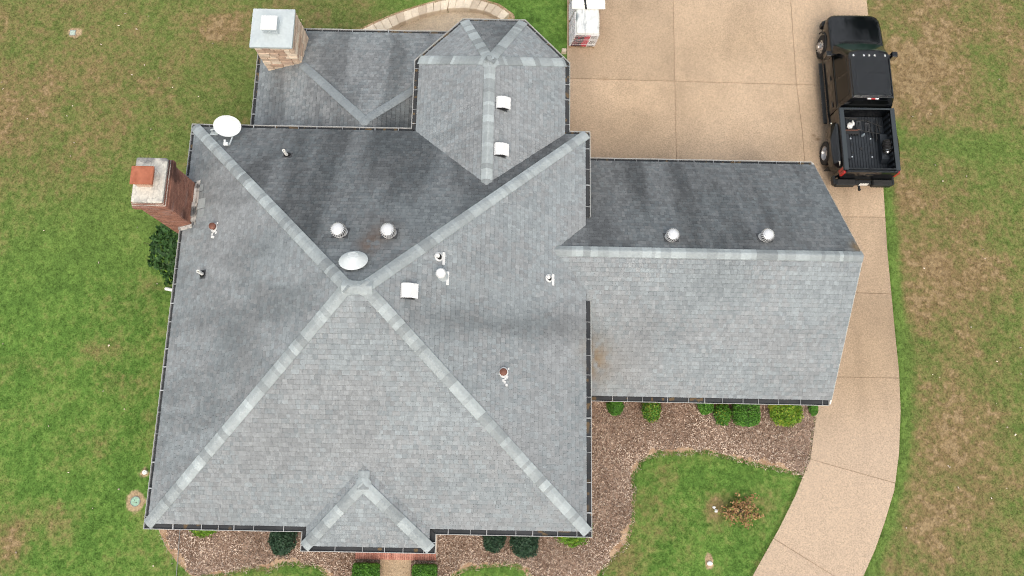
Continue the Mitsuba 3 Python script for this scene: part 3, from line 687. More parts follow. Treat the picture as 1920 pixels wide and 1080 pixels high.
for x in (PX0 + .5, PX1 - .5):
    obj('porch_post', MB().mesh(rbox(x - .12, x + .12, PY + .38, PY + .62, .1, ZM - .15, .02)).ply('mat_trim'), house)

# ------------------------------------------------------------------ chimneys (parts of the house)
r = np.random.default_rng(31)
ch = obj('brick_chimney', MB().mesh(box(-10.235, -9.415, 6.315, 7.545, -.1, 6.86)).ply('mat_mortar'), house, label='tall red brick chimney with sooty sides and a pale mortar crown')
bm = MB(); BH = .076; ledges = MB()
def brick_ring(x0, x1, y0, y1, z, odd, mb, proud):
    sides = [((x0, y0), (x1, y0), (0, -1)), ((x1, y0), (x1, y1), (1, 0)), ((x1, y1), (x0, y1), (0, 1)), ((x0, y1), (x0, y0), (-1, 0))]
    for A, B, nn in sides:
        A, B, nn = np.array(A), np.array(B), np.array(nn); L = np.linalg.norm(B - A); d = (B - A) / L
        t = -.11 if odd else 0.
        while t < L - .02:
            a, b = max(t, 0) + .005, min(t + .21, L) - .005; t += .21
            if b - a < .02: continue
            pr_ = proud + r.uniform(-.003, .004)
            c = A + d * (a + b) / 2
            o = [np.r_[c + d * sx * (b - a) / 2 + nn * (oy), z + sz] for sx in (-1, 1) for oy in (-.03, pr_) for sz in (.009, BH - .009)]
            mb.add(o, BOXF, (r.beta(6, 6), 0))
rows = int(6.86 / BH)
for k in range(38, rows + 1):
    z = k * BH; top = rows - k
    ex = {6: .02, 5: .045, 4: .07, 3: .07, 2: .045, 1: .02, 0: 0.}.get(top, 0.)
    g = MB() if False else bm
    brick_ring(-10.24 - ex, -9.41 + ex, 6.31 - ex, 7.55 + ex, z - .02, k % 2, g, .006)
    if ex: bm.mesh(box(-10.24 - ex, -9.41 + ex, 6.31 - ex, 7.55 + ex, z - .018, z + BH - .022), (.4, 0))
    if top in (1, 2, 5, 6): ledges.mesh(box(-10.235 - ex, -9.415 + ex, 6.315 - ex, 7.545 + ex, z + BH - .030, z + BH - .016))
obj('ledge', ledges.ply('mat_crown'), ch)
obj('bricks', bm.ply('mat_brick'), ch, kind='stuff')
obj('crown', MB().mesh(rbox(-10.20, -9.36, 6.29, 7.56, 6.90, 7.0, .03)).ply('mat_crown'), ch)
obj('flue', MB().mesh(box(-10.05, -9.65, 6.72, 7.12, 6.95, 7.36)).ply('mat_clay'), ch)
hd = MB().mesh(rbox(-10.02, -9.43, 6.62, 7.12, 7.44, 7.50, .012)); hd.mesh(rbox(-9.98, -9.47, 6.66, 7.08, 7.34, 7.44, .01))
obj('flue_cap', hd.ply('mat_rust_paint'), ch)
st = MB()
for z0, ya, yb in ((4.98, 6.36, 6.5), (5.0, 6.5, 6.7), (5.0, 6.7, 6.95), (4.99, 6.95, 7.2), (5.0, 7.2, 7.42), (4.98, 7.42, 7.56)):
    st.mesh(rbox(-9.40, -9.345 + r.uniform(-.01, .02), ya, yb - .012, z0 - .05, z0 + .14 + r.uniform(-.03, .03), .008))
st.mesh(xf(box(-9.9, -9.36, 6.22, 6.30, 4.5, 4.75), np.eye(4)))
st.add([[x, y, zat(ML, x, y) + .02 + dz] for x in (-9.83, -9.32) for y in (6.17, 6.29) for dz in (0, .02)], BOXF)
st.add([[x, y, zat(ML, x, y) + .02 + dz] for x in (-9.36, -9.20) for y in (6.25, 7.62) for dz in (-.01, .016)], BOXF)
obj('flashing', st.ply('mat_lead'), ch)
for x, y, w, h, tn in ((-9.06, 6.86, .30, .30, .8), (-9.03, 6.56, .26, .24, .55), (-9.12, 7.12, .20, .22, .12), (-9.16, 7.36, .22, .2, .3)):
    obj('saddle_shingle', MB().add([[a, b, zat(ML, a, b) + dz] for a in (x - w / 2, x + w / 2) for b in (y - h / 2, y + h / 2) for dz in (.012, .026)], BOXF, (tn, 0)).ply('mat_ridge_cap'), ch)

c2 = obj('stone_chimney', MB().mesh(box(-8.345, -7.135, 12.435, 13.645, .0, 4.50)).ply('mat_stone_joint'), house, label='tan stone chimney with a square pale metal cap')
for (A, B, nn, vis) in (((-8.36, 12.42), (-7.12, 12.42), (0, -1), 1), ((-7.12, 12.42), (-7.12, 13.66), (1, 0), 1), ((-7.12, 13.66), (-8.36, 13.66), (0, 1), 0), ((-8.36, 13.66), (-8.36, 12.42), (-1, 0), 0)):
    A, B, nn = np.array(A), np.array(B), np.array(nn); L = np.linalg.norm(B - A); d = (B - A) / L
    z = 4.49; smb = MB()
    while z > (2.5 if vis else 1.8):
        h = r.choice([.11, .15, .19]); t = -r.uniform(0, .2); z -= h
        while t < L:
            w = r.uniform(.18, .46); a, b = max(t, 0) + .006, min(t + w, L) - .006; t += w
            if b - a < .05: continue
            pr_ = r.uniform(.010, .032); c = A + d * (a + b) / 2
            o = [np.r_[c + d * sx * (b - a) / 2 * (1 if oy < 0 else .96) + nn * oy, z + h / 2 + sz * (h / 2 - .007) * (1 if oy < 0 else .9)] for sx in (-1, 1) for oy in (-.03, pr_) for sz in (-1, 1)]
            uv = (r.beta(1.6, 1.6), r.random())
            if vis: obj('stone', MB().add(o, BOXF, uv).ply('mat_stone'), c2)
            else: smb.add(o, BOXF, uv)
    if not vis: obj('stones', smb.ply('mat_stone'), c2, kind='stuff')
cp = MB().mesh(man_tri(hull([(x, y, 4.50) for x in (-8.43, -7.09) for y in (12.31, 13.66)] + [(x, y, 4.58) for x in (-8.43, -7.09) for y in (12.31, 13.66)] + [(x, y, 4.625) for x in (-7.98, -7.5) for y in (12.75, 13.2)])))
cpk = obj('cap', cp.ply('mat_cap_metal'), c2)
lx0, lx1, ly0, ly1 = -8.0, -7.5, 12.70, 13.19
cage = MB()
for x in (lx0 + .03, lx1 - .03):
    for y in np.linspace(ly0 + .03, ly1 - .03, 3): cage.mesh(box(x - .008, x + .008, y - .008, y + .008, 4.60, 4.93))
for y in (ly0 + .03, ly1 - .03): cage.mesh(box((lx0 + lx1) / 2 - .008, (lx0 + lx1) / 2 + .008, y - .008, y + .008, 4.60, 4.93))
for z in (4.68, 4.76, 4.84):
    for y in (ly0 + .03, ly1 - .03): cage.mesh(box(lx0 + .03, lx1 - .03, y - .005, y + .005, z - .006, z + .006))
    for x in (lx0 + .03, lx1 - .03): cage.mesh(box(x - .005, x + .005, ly0 + .03, ly1 - .03, z - .006, z + .006))
cage.mesh(cyl((-7.75, 12.945, 4.60), (-7.75, 12.945, 4.88), .12))
obj('cage', cage.ply('mat_galv'), c2)
obj('lid', MB().mesh(man_tri(hull([(x, y, z) for x in (lx0, lx1) for y in (ly0, ly1) for z in (4.93, 4.955)] + [((lx0 + lx1) / 2, (ly0 + ly1) / 2, 4.99)]))).ply('mat_white_metal'), c2)

# ------------------------------------------------------------------ things on the roof
def tilt(P): return np.array([-P[1], -P[2], 1.0]) / math.sqrt(1 + P[1] ** 2 + P[2] ** 2)
def turbine(x, y, P, label, twist=0., s=1.):
    t = thing('turbine_vent', label, 'roof vent', 'white turbine vents on the dark back slopes')
    z = float(zat(P, x, y)); n = tilt(P)
    obj('flashing', MB().mesh(xf(rbox(-.21 * s, .21 * s, -.21 * s, .21 * s, 0, .006, .002), frame((x, y, z + .012), n))).ply('mat_flash_dark'), t)
    obj('collar', MB().mesh(lathe([(.19 * s, -.12), (.16 * s, .12), (.16 * s, .17), (.15 * s, .17)], 24, (x, y, z))).ply('mat_white_metal', smooth=40), t)
    obj('core', MB().mesh(lathe([(.001, .15), (.13 * s, .15), (.165 * s, .26 * s), (.13 * s, .37 * s), (.001, .38 * s)], 20, (x, y, z))).ply('mat_black', smooth=40), t)
    N = 20; vm = MB()
    for k in range(N):
        a0 = 2 * np.pi * k / N + twist; pts = []
        for u in np.linspace(0, 1, 6):
            ph = math.radians(-50 + 115 * u); rr = .205 * s * math.cos(ph) ** .8; zz = z + .29 + .155 * s * math.sin(ph)
            aa = a0 + .35 * u; w = 2 * np.pi / N * (.58 if u < .75 else .95)
            pts.append([(x + rr * math.cos(aa), y + rr * math.sin(aa), zz), (x + rr * .93 * math.cos(aa + w), y + rr * .93 * math.sin(aa + w), zz)])
        v = np.array(pts).reshape(-1, 3)
        vm.add(v, [[2 * i, 2 * i + 1, 2 * i + 3, 2 * i + 2] for i in range(5)])
    obj('vanes', vm.ply('mat_alu'), t)
    obj('top_cap', MB().mesh(lathe([(.001, .468), (.05, .464), (.10 * s, .448), (.128 * s, .425), (.130 * s, .412)], 24, (x, y, z))).ply('mat_alu', smooth=40), t)
    obj('bottom_ring', MB().mesh(lathe([(.165 * s, .155), (.18 * s, .155), (.18 * s, .185), (.165 * s, .185)], 24, (x, y, z))).ply('mat_alu', smooth=30), t)
turbine(-4.36, 5.32, MK, 'silver white turbine vent on the back slope, the one nearer the satellite dish', .1)
turbine(-3.12, 5.33, MK, 'silver white turbine vent on the back slope above the rust brown streak', .25)
turbine(4.60, 6.14, GK, 'silver white turbine vent on the dark garage slope, nearer the main roof', .0)
turbine(7.34, 6.20, GK, 'silver white turbine vent on the dark garage slope, nearer the gable end', .2)

t = thing('power_vent', 'wide white domed attic fan vent just below the roof peak', 'roof vent')
pv = np.array([-3.83, 4.37, 0]); pv[2] = zat(MK, pv[0], pv[1]); F = frame(pv, tilt(MK))
obj('base', MB().mesh(xf(lathe([(.26, .012), (.24, .02), (.24, .10), (.2, .10)], 28), F)).ply('mat_flash_dark', smooth=40), t)
obj('dome', MB().mesh(xf(lathe([(.345, .075), (.352, .085), (.342, .10), (.27, .145), (.20, .19), (.15, .23), (.125, .245), (.115, .235), (.105, .235), (.09, .25), (.001, .258)], 40), F)).ply('mat_vent_dome', smooth=30), t)

def box_vent(x, y, P, label, s=1.):
    t = thing('box_vent', label, 'roof vent', 'white square slant back vents')
    F = frame((x, y, zat(P, x, y)), tilt(P), (1, 0, -0.7))      # local x runs down the slope (both slopes fall to +x)
    h = .18 * s
    obj('flange', MB().mesh(xf(rbox(-.20, .21, -.19, .19, .012, .018, .003), F)).ply('mat_flash_dark'), t)
    obj('sealant', MB().mesh(xf(rbox(.17, .25, .17, .23, .012, .026, .004), F)).ply('mat_sealant'), t)
    prof = [(-.19, .02), (-.18, .09), (-.02, .20), (.19, .205), (.205, .17), (.205, .125), (.19, .125), (.185, .19), (-.02, .185), (-.165, .08), (-.17, .02)]
    m = trimesh.creation.extrude_polygon(sg.Polygon(prof), .36 * s, engine='earcut')
    M = np.eye(4); M[:3, :3] = [[1, 0, 0], [0, 0, -1], [0, 1, 0]]; M[1, 3] = .18 * s; m.apply_transform(M)
    v = MB().mesh(xf(m, F))
    obj('hood', v.ply('mat_white_metal'), t)
    sd = MB()
    for yy in (-.168, .162): 
        q = trimesh.creation.extrude_polygon(sg.Polygon([(-.165, .02), (-.15, .075), (-.02, .18), (.16, .16), (.13, .02)]), .006, engine='earcut'); q.apply_transform(M); q.apply_translation([0, yy - M[1, 3] + .006, 0]); sd.mesh(xf(q, F))
    obj('side_screen', sd.ply('mat_black'), t)
box_vent(-2.53, 3.73, MR, 'white square roof vent near the peak of the main roof')
box_vent(-.40, 9.72, BR, 'white square roof vent on the octagonal wing, nearer its hipped end')
box_vent(-.42, 8.29, BR, 'white square roof vent on the octagonal wing, nearer the main roof')

def pipe_vent(x, y, P, label, kind):
    t = thing('plumbing_vent', label, 'vent pipe')
    z = float(zat(P, x, y)); n = tilt(P); F = frame((x, y, z), n)
    rr = np.random.default_rng(int(abs(x * 100)))
    if kind == 'white':
        obj('boot', MB().mesh(lathe([(.11, -.03), (.09, .05), (.062, .10), (.055, .10)], 18, (x, y, z))).ply('mat_black', smooth=40), t)
        obj('pipe', MB().mesh(lathe([(.045, -.05), (.045, .38), (.036, .38), (.036, .2), (.001, .2)], 18, (x, y, z))).ply('mat_pvc', smooth=40), t)
        obj('flashing', MB().mesh(xf(rbox(-.13, .13, -.13, .13, .014, .022, .003), F)).ply('mat_flash_dark'), t)
    elif kind == 'boot':
        obj('flashing', MB().mesh(xf(lathe([(.001, .03), (.115, .03), (.12, .015), (.09, .045), (.08, .05)], 22), F)).ply('mat_sealant', smooth=40), t)
        obj('boot', MB().mesh(lathe([(.085, -.02), (.078, .05), (.055, .08), (.05, .10)], 20, (x, y, z))).ply('mat_black', smooth=40), t)
        obj('pipe', MB().mesh(lathe([(.047, -.05), (.047, .15), (.030, .15), (.030, .10), (.001, .10)], 18, (x, y, z))).ply('mat_pvc', smooth=40), t)
        obj('sealant', MB().mesh(xf(rbox(.11, .19, -.19, .15, .014, .030, .008), frame((x, y, z), n, (1, 0, -.7)))).ply('mat_sealant'), t)
    else:
        obj('flashing', MB().mesh(xf(lathe([(.001, .03), (.135, .03), (.145, .015)], 22), F)).ply('mat_sealant', smooth=40), t)
        obj('pipe', MB().mesh(lathe([(.075, -.05), (.07, .18), (.06, .18)], 20, (x, y, z))).ply('mat_rust', smooth=40), t)
        obj('cap', MB().mesh(xf(lathe([(.09, .13), (.10, .15), (.095, .19), (.05, .225), (.001, .235)], 22), np.array([[1, 0, 0, x], [0, 1, 0, y], [0, 0, 1, z], [0, 0, 0, 1.]]))).ply('mat_rust', smooth=40), t)
        s = MB(); FF = frame((x, y, z), n, (1, 0, -.7 if P is MR else .7))
        for k in range(5):
            a, b = rr.uniform(-.06, .14), -.10 - .05 * k + rr.uniform(-.02, .02); s.mesh(xf(rbox(a - .03, a + .035, b - .035, b + .035, .012, .026 + .004 * k, .006), FF))
        s.mesh(xf(rbox(.12, .17, .08, .14, .012, .03, .006), FF))
        obj('sealant', s.ply('mat_sealant'), t)
pipe_vent(-6.56, 8.23, MK, 'short white vent pipe on the back slope beside the satellite dish', 'white')
pipe_vent(-8.66, 4.68, ML, 'short white vent pipe in a black boot on the left slope', 'white')
pipe_vent(-1.86, 4.74, MR, 'vent pipe with black collar just above the round flue cap', 'boot')
pipe_vent(1.03, 4.74, MR, 'vent pipe with black collar near the start of the garage ridge', 'boot')
pipe_vent(-8.42, 6.0, ML, 'rusty brown vent cap with white sealant beside the brick chimney', 'rusty')
pipe_vent(-.17, 1.99, MR, 'rusty brown vent cap low on the right slope', 'rusty')
t = thing('flue_pipe', 'round white flue cap over a pale blue grey cone on the right slope', 'flue')
fx, fy = -1.76, 4.27; fz = float(zat(MR, fx, fy))
obj('cone', MB().mesh(lathe([(.16, -.06), (.10, .16), (.10, .24)], 24, (fx, fy, fz))).ply('mat_galv', smooth=40), t)
obj('cap', MB().mesh(lathe([(.09, .24), (.125, .25), (.13, .30), (.10, .345), (.001, .355)], 24, (fx, fy, fz))).ply('mat_white_metal', smooth=40), t)
obj('flashing', MB().mesh(xf(rbox(.12, .20, -.22, .14, .014, .030, .006), frame((fx, fy, fz), tilt(MR), (1, 0, -.7)))).ply('mat_sealant'), t)

# satellite dish: an oval reflector tipped to the sky, with mast, foot, arm and feed
t = thing('satellite_dish', 'white oval satellite dish on the back left corner of the roof', 'satellite dish')
mx, my = -9.02, 9.14; mz = float(zat(MK, mx, my)); dc = np.array([-8.47, 9.22, mz + .42]); dn = np.array([.10, -.46, .88]); dn /= np.linalg.norm(dn)
obj('foot', MB().mesh(xf(rbox(-.12, .12, -.09, .09, .012, .03, .006), frame((mx, my, mz), tilt(MK)))).ply('mat_galv'), t)
obj('mast', MB().mesh(tube([(mx, my, mz), (mx, my + .02, mz + .26), dc - dn * .10], .024)).ply('mat_galv', smooth=30), t)
nr, na = 7, 44; rr = np.linspace(0, 1, nr); aa = np.arange(na) * 2 * np.pi / na
v = np.stack([np.outer(rr, np.cos(aa)) * .40, np.outer(rr, np.sin(aa)) * .31, np.repeat((.075 * rr ** 2)[:, None], na, 1)], -1).reshape(-1, 3)
f = np.array([[i * na + j, i * na + (j + 1) % na, (i + 1) * na + (j + 1) % na, (i + 1) * na + j] for i in range(nr - 1) for j in range(na)])
dm = MB().add(v, f); dm.add(v - [0, 0, .012], f[:, ::-1]); e = (nr - 1) * na; j = np.arange(na)
dm.add(np.vstack([v[e:], v[e:] - [0, 0, .012]]), np.stack([j, (j + 1) % na, (j + 1) % na + na, j + na], 1))
DF = frame(dc, dn)
obj('reflector', MB().mesh(xf(dm.tri(), DF)).ply('mat_dish', smooth=40), t)
lnb = np.array([-8.44, 8.62, mz + .50])
obj('arm', MB().mesh(tube([dc + DF[:3, 0] * .12 - DF[:3, 1] * .28 - dn * .02, lnb + [.10, -.02, -.02]], .022)).ply('mat_galv', smooth=30), t)
fd = MB().mesh(rbox(lnb[0] - .07, lnb[0] + .07, lnb[1] - .05, lnb[1] + .05, lnb[2] - .05, lnb[2] + .03, .015)); fd.mesh(cyl(lnb + [-.02, .02, .02], lnb + [-.03, .11, .03], .035))
obj('feed', fd.ply('mat_dish'), t)

# ------------------------------------------------------------------ garden and drive
def clump(name, label, cat, c, dims, n, mat, leaf=.035, square=.0, tipf=.0, seed=0, up=.35, group=None, core=True):
    """shrub: leaves through the outer shell of an uneven rounded volume, over stems"""
    t = thing(name, label, cat, group); r = np.random.default_rng(seed); cx, cy = c; dx, dy, h = dims
    d = r.normal(size=(n, 3)); d /= np.linalg.norm(d, axis=1)[:, None]; d[:, 2] = np.where(d[:, 2] < -.25, -d[:, 2], d[:, 2])
    if square > .3:
        q = r.uniform(-1, 1, (n * 3, 3)); q[:, 2] = np.abs(q[:, 2]); q = q[np.max(np.abs(q), 1) > .72][:n]; n = len(q); d = q * (1 - .04 * np.sum(np.abs(q) > .85, 1))[:, None]
    elif square: d = np.sign(d) * np.abs(d) ** (1 - square); d /= (np.sum(np.abs(d) ** (2 + 8 * square), 1) ** (1 / (2 + 8 * square)))[:, None]
    rad = r.uniform(.62, 1, n) ** .6; bump = .70 + .60 * meshkit.fbm(d * 3.4 + seed, 4, seed)
    if square > .3: rad = np.ones(n)
    if square: bump = .93 + .12 * meshkit.fbm(d * 3. + seed, 3, seed)
    p = d * (rad * bump)[:, None] * [dx / 2, dy / 2, h * .55] + [cx, cy, h * .45]; p[:, 2] = np.maximum(p[:, 2], .04)
    nn = d * .8 + r.normal(0, .55, (n, 3)) + [0, 0, up]; nn /= np.linalg.norm(nn, axis=1)[:, None]
    a = np.cross(nn, r.normal(size=(n, 3))); a /= np.linalg.norm(a, axis=1)[:, None]; b = np.cross(nn, a); s = (leaf * 1.35 * r.uniform(.6, 1.3, n))[:, None]
    v = np.stack([p - a * s * .9, p + b * s * .5 + nn * s * .12, p + a * s * .9, p - b * s * .5 + nn * s * .12], 1).reshape(-1, 3)
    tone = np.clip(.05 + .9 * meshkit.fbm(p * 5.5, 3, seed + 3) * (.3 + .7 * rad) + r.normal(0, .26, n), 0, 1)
    tip = (r.random(n) < tipf) * r.uniform(.4, 1, n) * (rad > .8) if tipf else np.zeros(n)
    if tipf: tip = np.clip(tip + (meshkit.fbm(p * 1.7, 2, seed + 9) > .66) * .55 * (tipf > .1), 0, 1)
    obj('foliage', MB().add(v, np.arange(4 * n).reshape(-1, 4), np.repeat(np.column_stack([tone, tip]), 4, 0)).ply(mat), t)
    sm = MB()
    for k in range(7):
        q = r.normal(size=3) * [dx * .16, dy * .16, 0]; sm.mesh(cyl((cx + q[0] * .2, cy + q[1] * .2, -.02), (cx + q[0] * 1.6, cy + q[1] * 1.6, h * .75), .016, 6, .006))
    obj('stem', sm.ply('mat_bark'), t)
    return t
clump('holly_shrub', 'big dark green shrub against the wall below the brick chimney', 'shrub', (-10.98, 6.62), (2.8, 2.6, 2.1), 12000, 'mat_leaf_dark', .085, tipf=.06, seed=2)
clump('shrub', 'rounded dark holly green shrub left of the porch', 'shrub', (-7.32, -2.92), (.86, 1.1, .8), 4200, 'mat_leaf_holly', .034, seed=3)
clump('shrub', 'low lime green shrub half under the front left eave', 'shrub', (-9.97, -2.45), (1.1, 1.0, .5), 3600, 'mat_leaf_lime', .03, tipf=.05, seed=4)
clump('shrub', 'narrow dark shrub right of the porch, nearer the walkway', 'shrub', (-.43, -2.76), (.74, .98, .75), 3400, 'mat_leaf_holly', .032, tipf=.0, seed=5)
clump('shrub', 'broad dark green shrub right of the porch, nearer the corner', 'shrub', (.59, -2.84), (.92, 1.1, .85), 4200, 'mat_leaf_holly', .034, seed=6)
clump('shrub', 'lime green shrub peeping out under the front right roof corner', 'shrub', (2.15, -2.42), (1.3, 1.25, .55), 4200, 'mat_leaf_lime', .03, tipf=.05, seed=7)
clump('hedge', 'clipped square bright green hedge left of the front walk', 'hedge', (-4.54, -4.05), (.90, .84, .60), 9000, 'mat_leaf_mid', .026, square=.72, seed=8, core=False)
clump('hedge', 'clipped square bright green hedge right of the front walk', 'hedge', (-2.64, -4.05), (.82, .84, .60), 9000, 'mat_leaf_mid', .026, square=.72, seed=9)
clump('shrub', 'small round bright green shrub at the inner end of the garage bed', 'shrub', (3.62, 1.56), (.56, .62, .5), 2400, 'mat_leaf_mid', .028, seed=10)
clump('shrub', 'thin yellowing shrub with bare straw twigs in the garage bed', 'shrub', (4.86, 1.48), (.66, .86, .5), 2000, 'mat_leaf_mid', .03, tipf=.35, seed=11)
clump('shrub', 'small bright green shrub beside the half dead one in the garage bed', 'shrub', (6.72, 1.62), (.54, .56, .45), 2000, 'mat_leaf_mid', .028, seed=12)
clump('shrub', 'half dead green and brown shrub left of the full round one', 'shrub', (7.28, 1.36), (.60, .78, .45), 1500, 'mat_leaf_mid', .03, tipf=.12, seed=13)
clump('shrub', 'full round deep green shrub in front of the garage', 'shrub', (8.03, 1.47), (.92, 1.04, .75), 5200, 'mat_leaf_mid', .026, square=.2, seed=14)
clump('shrub', 'wide round shrub with yellow green fringe near the driveway', 'shrub', (9.40, 1.50), (1.12, 1.05, .7), 5200, 'mat_leaf_lime', .03, tipf=.2, seed=15)
clump('plant', 'small leafy green plant at the edge of the driveway', 'plant', (10.46, 1.62), (.30, .5, .22), 500, 'mat_leaf_mid', .035, seed=16)
# dead twigs in the half-dead shrubs
# dry young tree
t = thing('young_tree', 'young tree with sparse orange dry leaves standing in the island lawn', 'tree')
r = np.random.default_rng(41); bx, by = 7.74, -1.80; tm = MB().mesh(cyl((bx, by, -.05), (bx + .03, by + .02, .45), .022, 8, .010)); lv = []
for k in range(24):
    a = r.uniform(0, 2 * np.pi); ln = r.uniform(.25, .62); z0 = r.uniform(.25, .9); ln *= 1.2; z0 *= .38; e = np.array([bx + ln * math.cos(a) * 1.05, by + ln * math.sin(a) * .85, z0 + r.uniform(.0, .2)])
    tm.mesh(cyl((bx + .02, by + .01, z0), e, .009, 5, .004))
    for u in r.uniform(.3, 1.08, 34): lv.append(np.array([bx, by, z0]) * (1 - u) + e * u + r.normal(0, .075, 3))
obj('trunk', tm.ply('mat_bark'), t)
p = np.array(lv); n = len(p); nn = r.normal(0, .6, (n, 3)) + [0, 0, 1]; nn /= np.linalg.norm(nn, axis=1)[:, None]; a = np.cross(nn, r.normal(size=(n, 3))); a /= np.linalg.norm(a, axis=1)[:, None]; b = np.cross(nn, a); s = r.uniform(.03, .06, n)[:, None]
v = np.stack([p - a * s, p + b * s * .55, p + a * s, p - b * s * .55], 1).reshape(-1, 3)
obj('crown', MB().add(v, np.arange(4 * n).reshape(-1, 4), np.repeat(np.column_stack([r.beta(1.3, 1.3, n), (r.random(n) < .32) * 1.]), 4, 0)).ply('mat_leaf_orange'), t)
for k, (x, y, s, lb) in enumerate(((6.93, -1.72, .06, 'white stone beside the dry young tree, the upper one'), (6.99, -1.83, .075, 'white stone beside the dry young tree, the lower one'), (6.71, -3.5, .10, 'white stone lying in a bare spot near the lower edge'))):
    ic = trimesh.creation.icosphere(2, s); ic.vertices *= [1, .75, .55]; ic.vertices += .25 * s * (meshkit.fbm(ic.vertices / s * 1.4 + k, 3) - .5)[:, None] * ic.vertices / s; ic.apply_translation([x, y, s * .3])
    obj('stone', MB().mesh(ic).ply('mat_pvc', smooth=30), label=lb, cat='stone')
# lids, pipe, downspout, cable
t = thing('manhole_cover', 'round green utility lid in a ring of bare soil by the front left corner', 'utility lid')
obj('rim', MB().mesh(lathe([(.17, -.02), (.17, .025), (.15, .025), (.15, .01)], 28, (-12.46, -1.88, 0))).ply('mat_cable', smooth=30), t)
obj('cover', MB().mesh(lathe([(.001, .02), (.12, .02), (.148, .014), (.148, -.01)], 28, (-12.46, -1.88, 0))).ply('mat_green_lid', smooth=30), t)
obj('bolt', MB().mesh(cyl((-12.42, -1.92, .0), (-12.42, -1.92, .03), .014)).ply('mat_black'), t); obj('bolt', MB().mesh(cyl((-12.48, -1.84, .0), (-12.48, -1.84, .03), .014)).ply('mat_black'), t)
t = thing('valve_box', 'small pale teal utility lid in the dry lawn, upper left', 'utility lid')
obj('cover', MB().mesh(rbox(-17.19, -17.0, 15.33, 15.52, -.02, .03, .015)).ply('mat_teal_lid'), t)
obj('rim', MB().mesh(box(-17.21, -16.98, 15.31, 15.54, -.03, .012)).ply('mat_cable'), t)
t = thing('cleanout_pipe', 'short white capped pipe standing in the lawn beside the left eave', 'pipe')
obj('pipe', MB().mesh(cyl((-12.22, -.93, -.05), (-12.22, -.93, .10), .062, 20)).ply('mat_pvc', smooth=40), t)
obj('cap', MB().mesh(cyl((-12.22, -.93, .10), (-12.22, -.93, .135), .075, 20)).ply('mat_pvc', smooth=40), t)
obj('plug', MB().mesh(rbox(-12.245, -12.195, -.955, -.905, .135, .16, .006)).ply('mat_pvc'), t)
t = thing('downspout', 'white downspout outlet poking out from under the left eave', 'downspout')
obj('pipe', MB().mesh(tube([(-9.45, 4.95, .14), (-11.3, 5.22, .13), (-12.28, 5.40, .10)], .06, 14)).ply('mat_pvc', smooth=40), t)
obj('elbow', MB().mesh(tube([(-9.45, 4.95, 4.55), (-9.47, 4.95, .2), (-9.45, 4.95, .14)], .055, 12)).ply('mat_trim', smooth=40), t)
obj('cable', MB().mesh(tube([(-10.86, -2.0, .05), (-10.85, -2.8, .045), (-10.82, -3.6, .045), (-10.80, -4.3, .05), (-10.74, -6, .05)], .012, 6)).ply('mat_cable', smooth=30), label='thin grey cable running straight across the left end of the mulch bed', cat='cable')

# front walk and brick step
obj('walkway', MB().mesh(rbox(-4.17, -3.13, -7, -3.56, -.08, .05, .01)).ply('mat_walk'), label='pale concrete front walk between two clipped hedges', kind='structure')
ps = thing('porch_step', 'red brick porch floor edged with a row of upright bricks', 'porch step')
obj('slab', MB().mesh(box(-4.96, -2.30, -3.45, -1.7, -.05, .145)).ply('mat_mortar'), ps)
r = np.random.default_rng(51); x = -4.96
for k in range(36):
    x1 = x + .0735
    obj('brick', MB().mesh(rbox(x + .004, x1 - .004, -3.555 + r.uniform(-.004, .004), -3.33, .0, .17 + r.uniform(-.003, .003), .005), (.35 + .65 * r.random(), 0)).ply('mat_step_brick'), ps); x = x1
def step_fn(p, n, uv):
    return mix((.40, .15, .11), (.62, .32, .255), uv.x) * (.8 + .4 * noise(p.x * 30, p.y * 30))
diff('mat_step_brick', step_fn)

# curved stone edging and patio behind the house
outer = np.array([(-6.3, 15.42), (-5.44, 15.94), (-4.73, 16.30), (-3.92, 16.64), (-3.1, 16.92), (-2.27, 17.06), (-1.44, 17.02), (-.78, 16.82), (-.30, 16.45)])
inn = np.array([(-6.0, 15.14), (-5.2, 15.52), (-4.51, 15.93), (-3.9, 16.24), (-3.09, 16.52), (-2.26, 16.66), (-1.43, 16.60), (-.91, 16.40), (-.55, 16.15)])
patio = sg.Polygon(list(inn) + [(-.3, 15.8), (.6, 14.8), (1.5, 12), (-7, 12), (-7.2, 14.4)])
obj('patio', MB().mesh(extrude(patio, -.05, .02)).ply('mat_patio'), label='dusty tan concrete patio tucked behind the house', kind='structure')
obj('edging_soil', MB().mesh(grid_sheet(sg.LineString(outer).buffer(.22).difference(house_area.buffer(-1)), .008)).ply('mat_dirt'), label='strip of bare soil outside the curved stone edging', kind='structure')
ed = thing('stone_edging', 'curved edging of pale cut stone blocks behind the house', 'stone edging')
def resample(P, n):
    L = sg.LineString(P); return np.array([L.interpolate(i / n, normalized=True).coords[0] for i in range(n + 1)])
N = 21; ro, ri = resample(outer, N), resample(inn, N); r = np.random.default_rng(61)
for k in range(N):
    q = np.array([ro[k], ro[k + 1], ri[k + 1], ri[k]]); c = q.mean(0); q = c + (q - c) * np.array([.975, .975, .975, .975])[:, None] + r.normal(0, .008, (4, 2)); h = .26 + r.uniform(-.012, .012)
    pts = [np.r_[p, z] for p in q for z in (-.02, h - .02)] + [np.r_[c + (p - c) * .94, h] for p in q]
    obj('block', MB().mesh(man_tri(hull(pts)), (r.random(), 0)).ply('mat_edging'), ed)
obj('splash_block', MB().mesh(man_tri(hull([(1.72, 14.93, 0), (1.92, 14.9, 0), (1.95, 15.12, 0), (1.76, 15.16, 0), (1.75, 14.96, .14), (1.90, 14.93, .14), (1.92, 15.1, .10), (1.78, 15.12, .10)])), (.5, 0)).ply('mat_edging'), label='small grey concrete block between the lawn and the octagonal wing', cat='block')

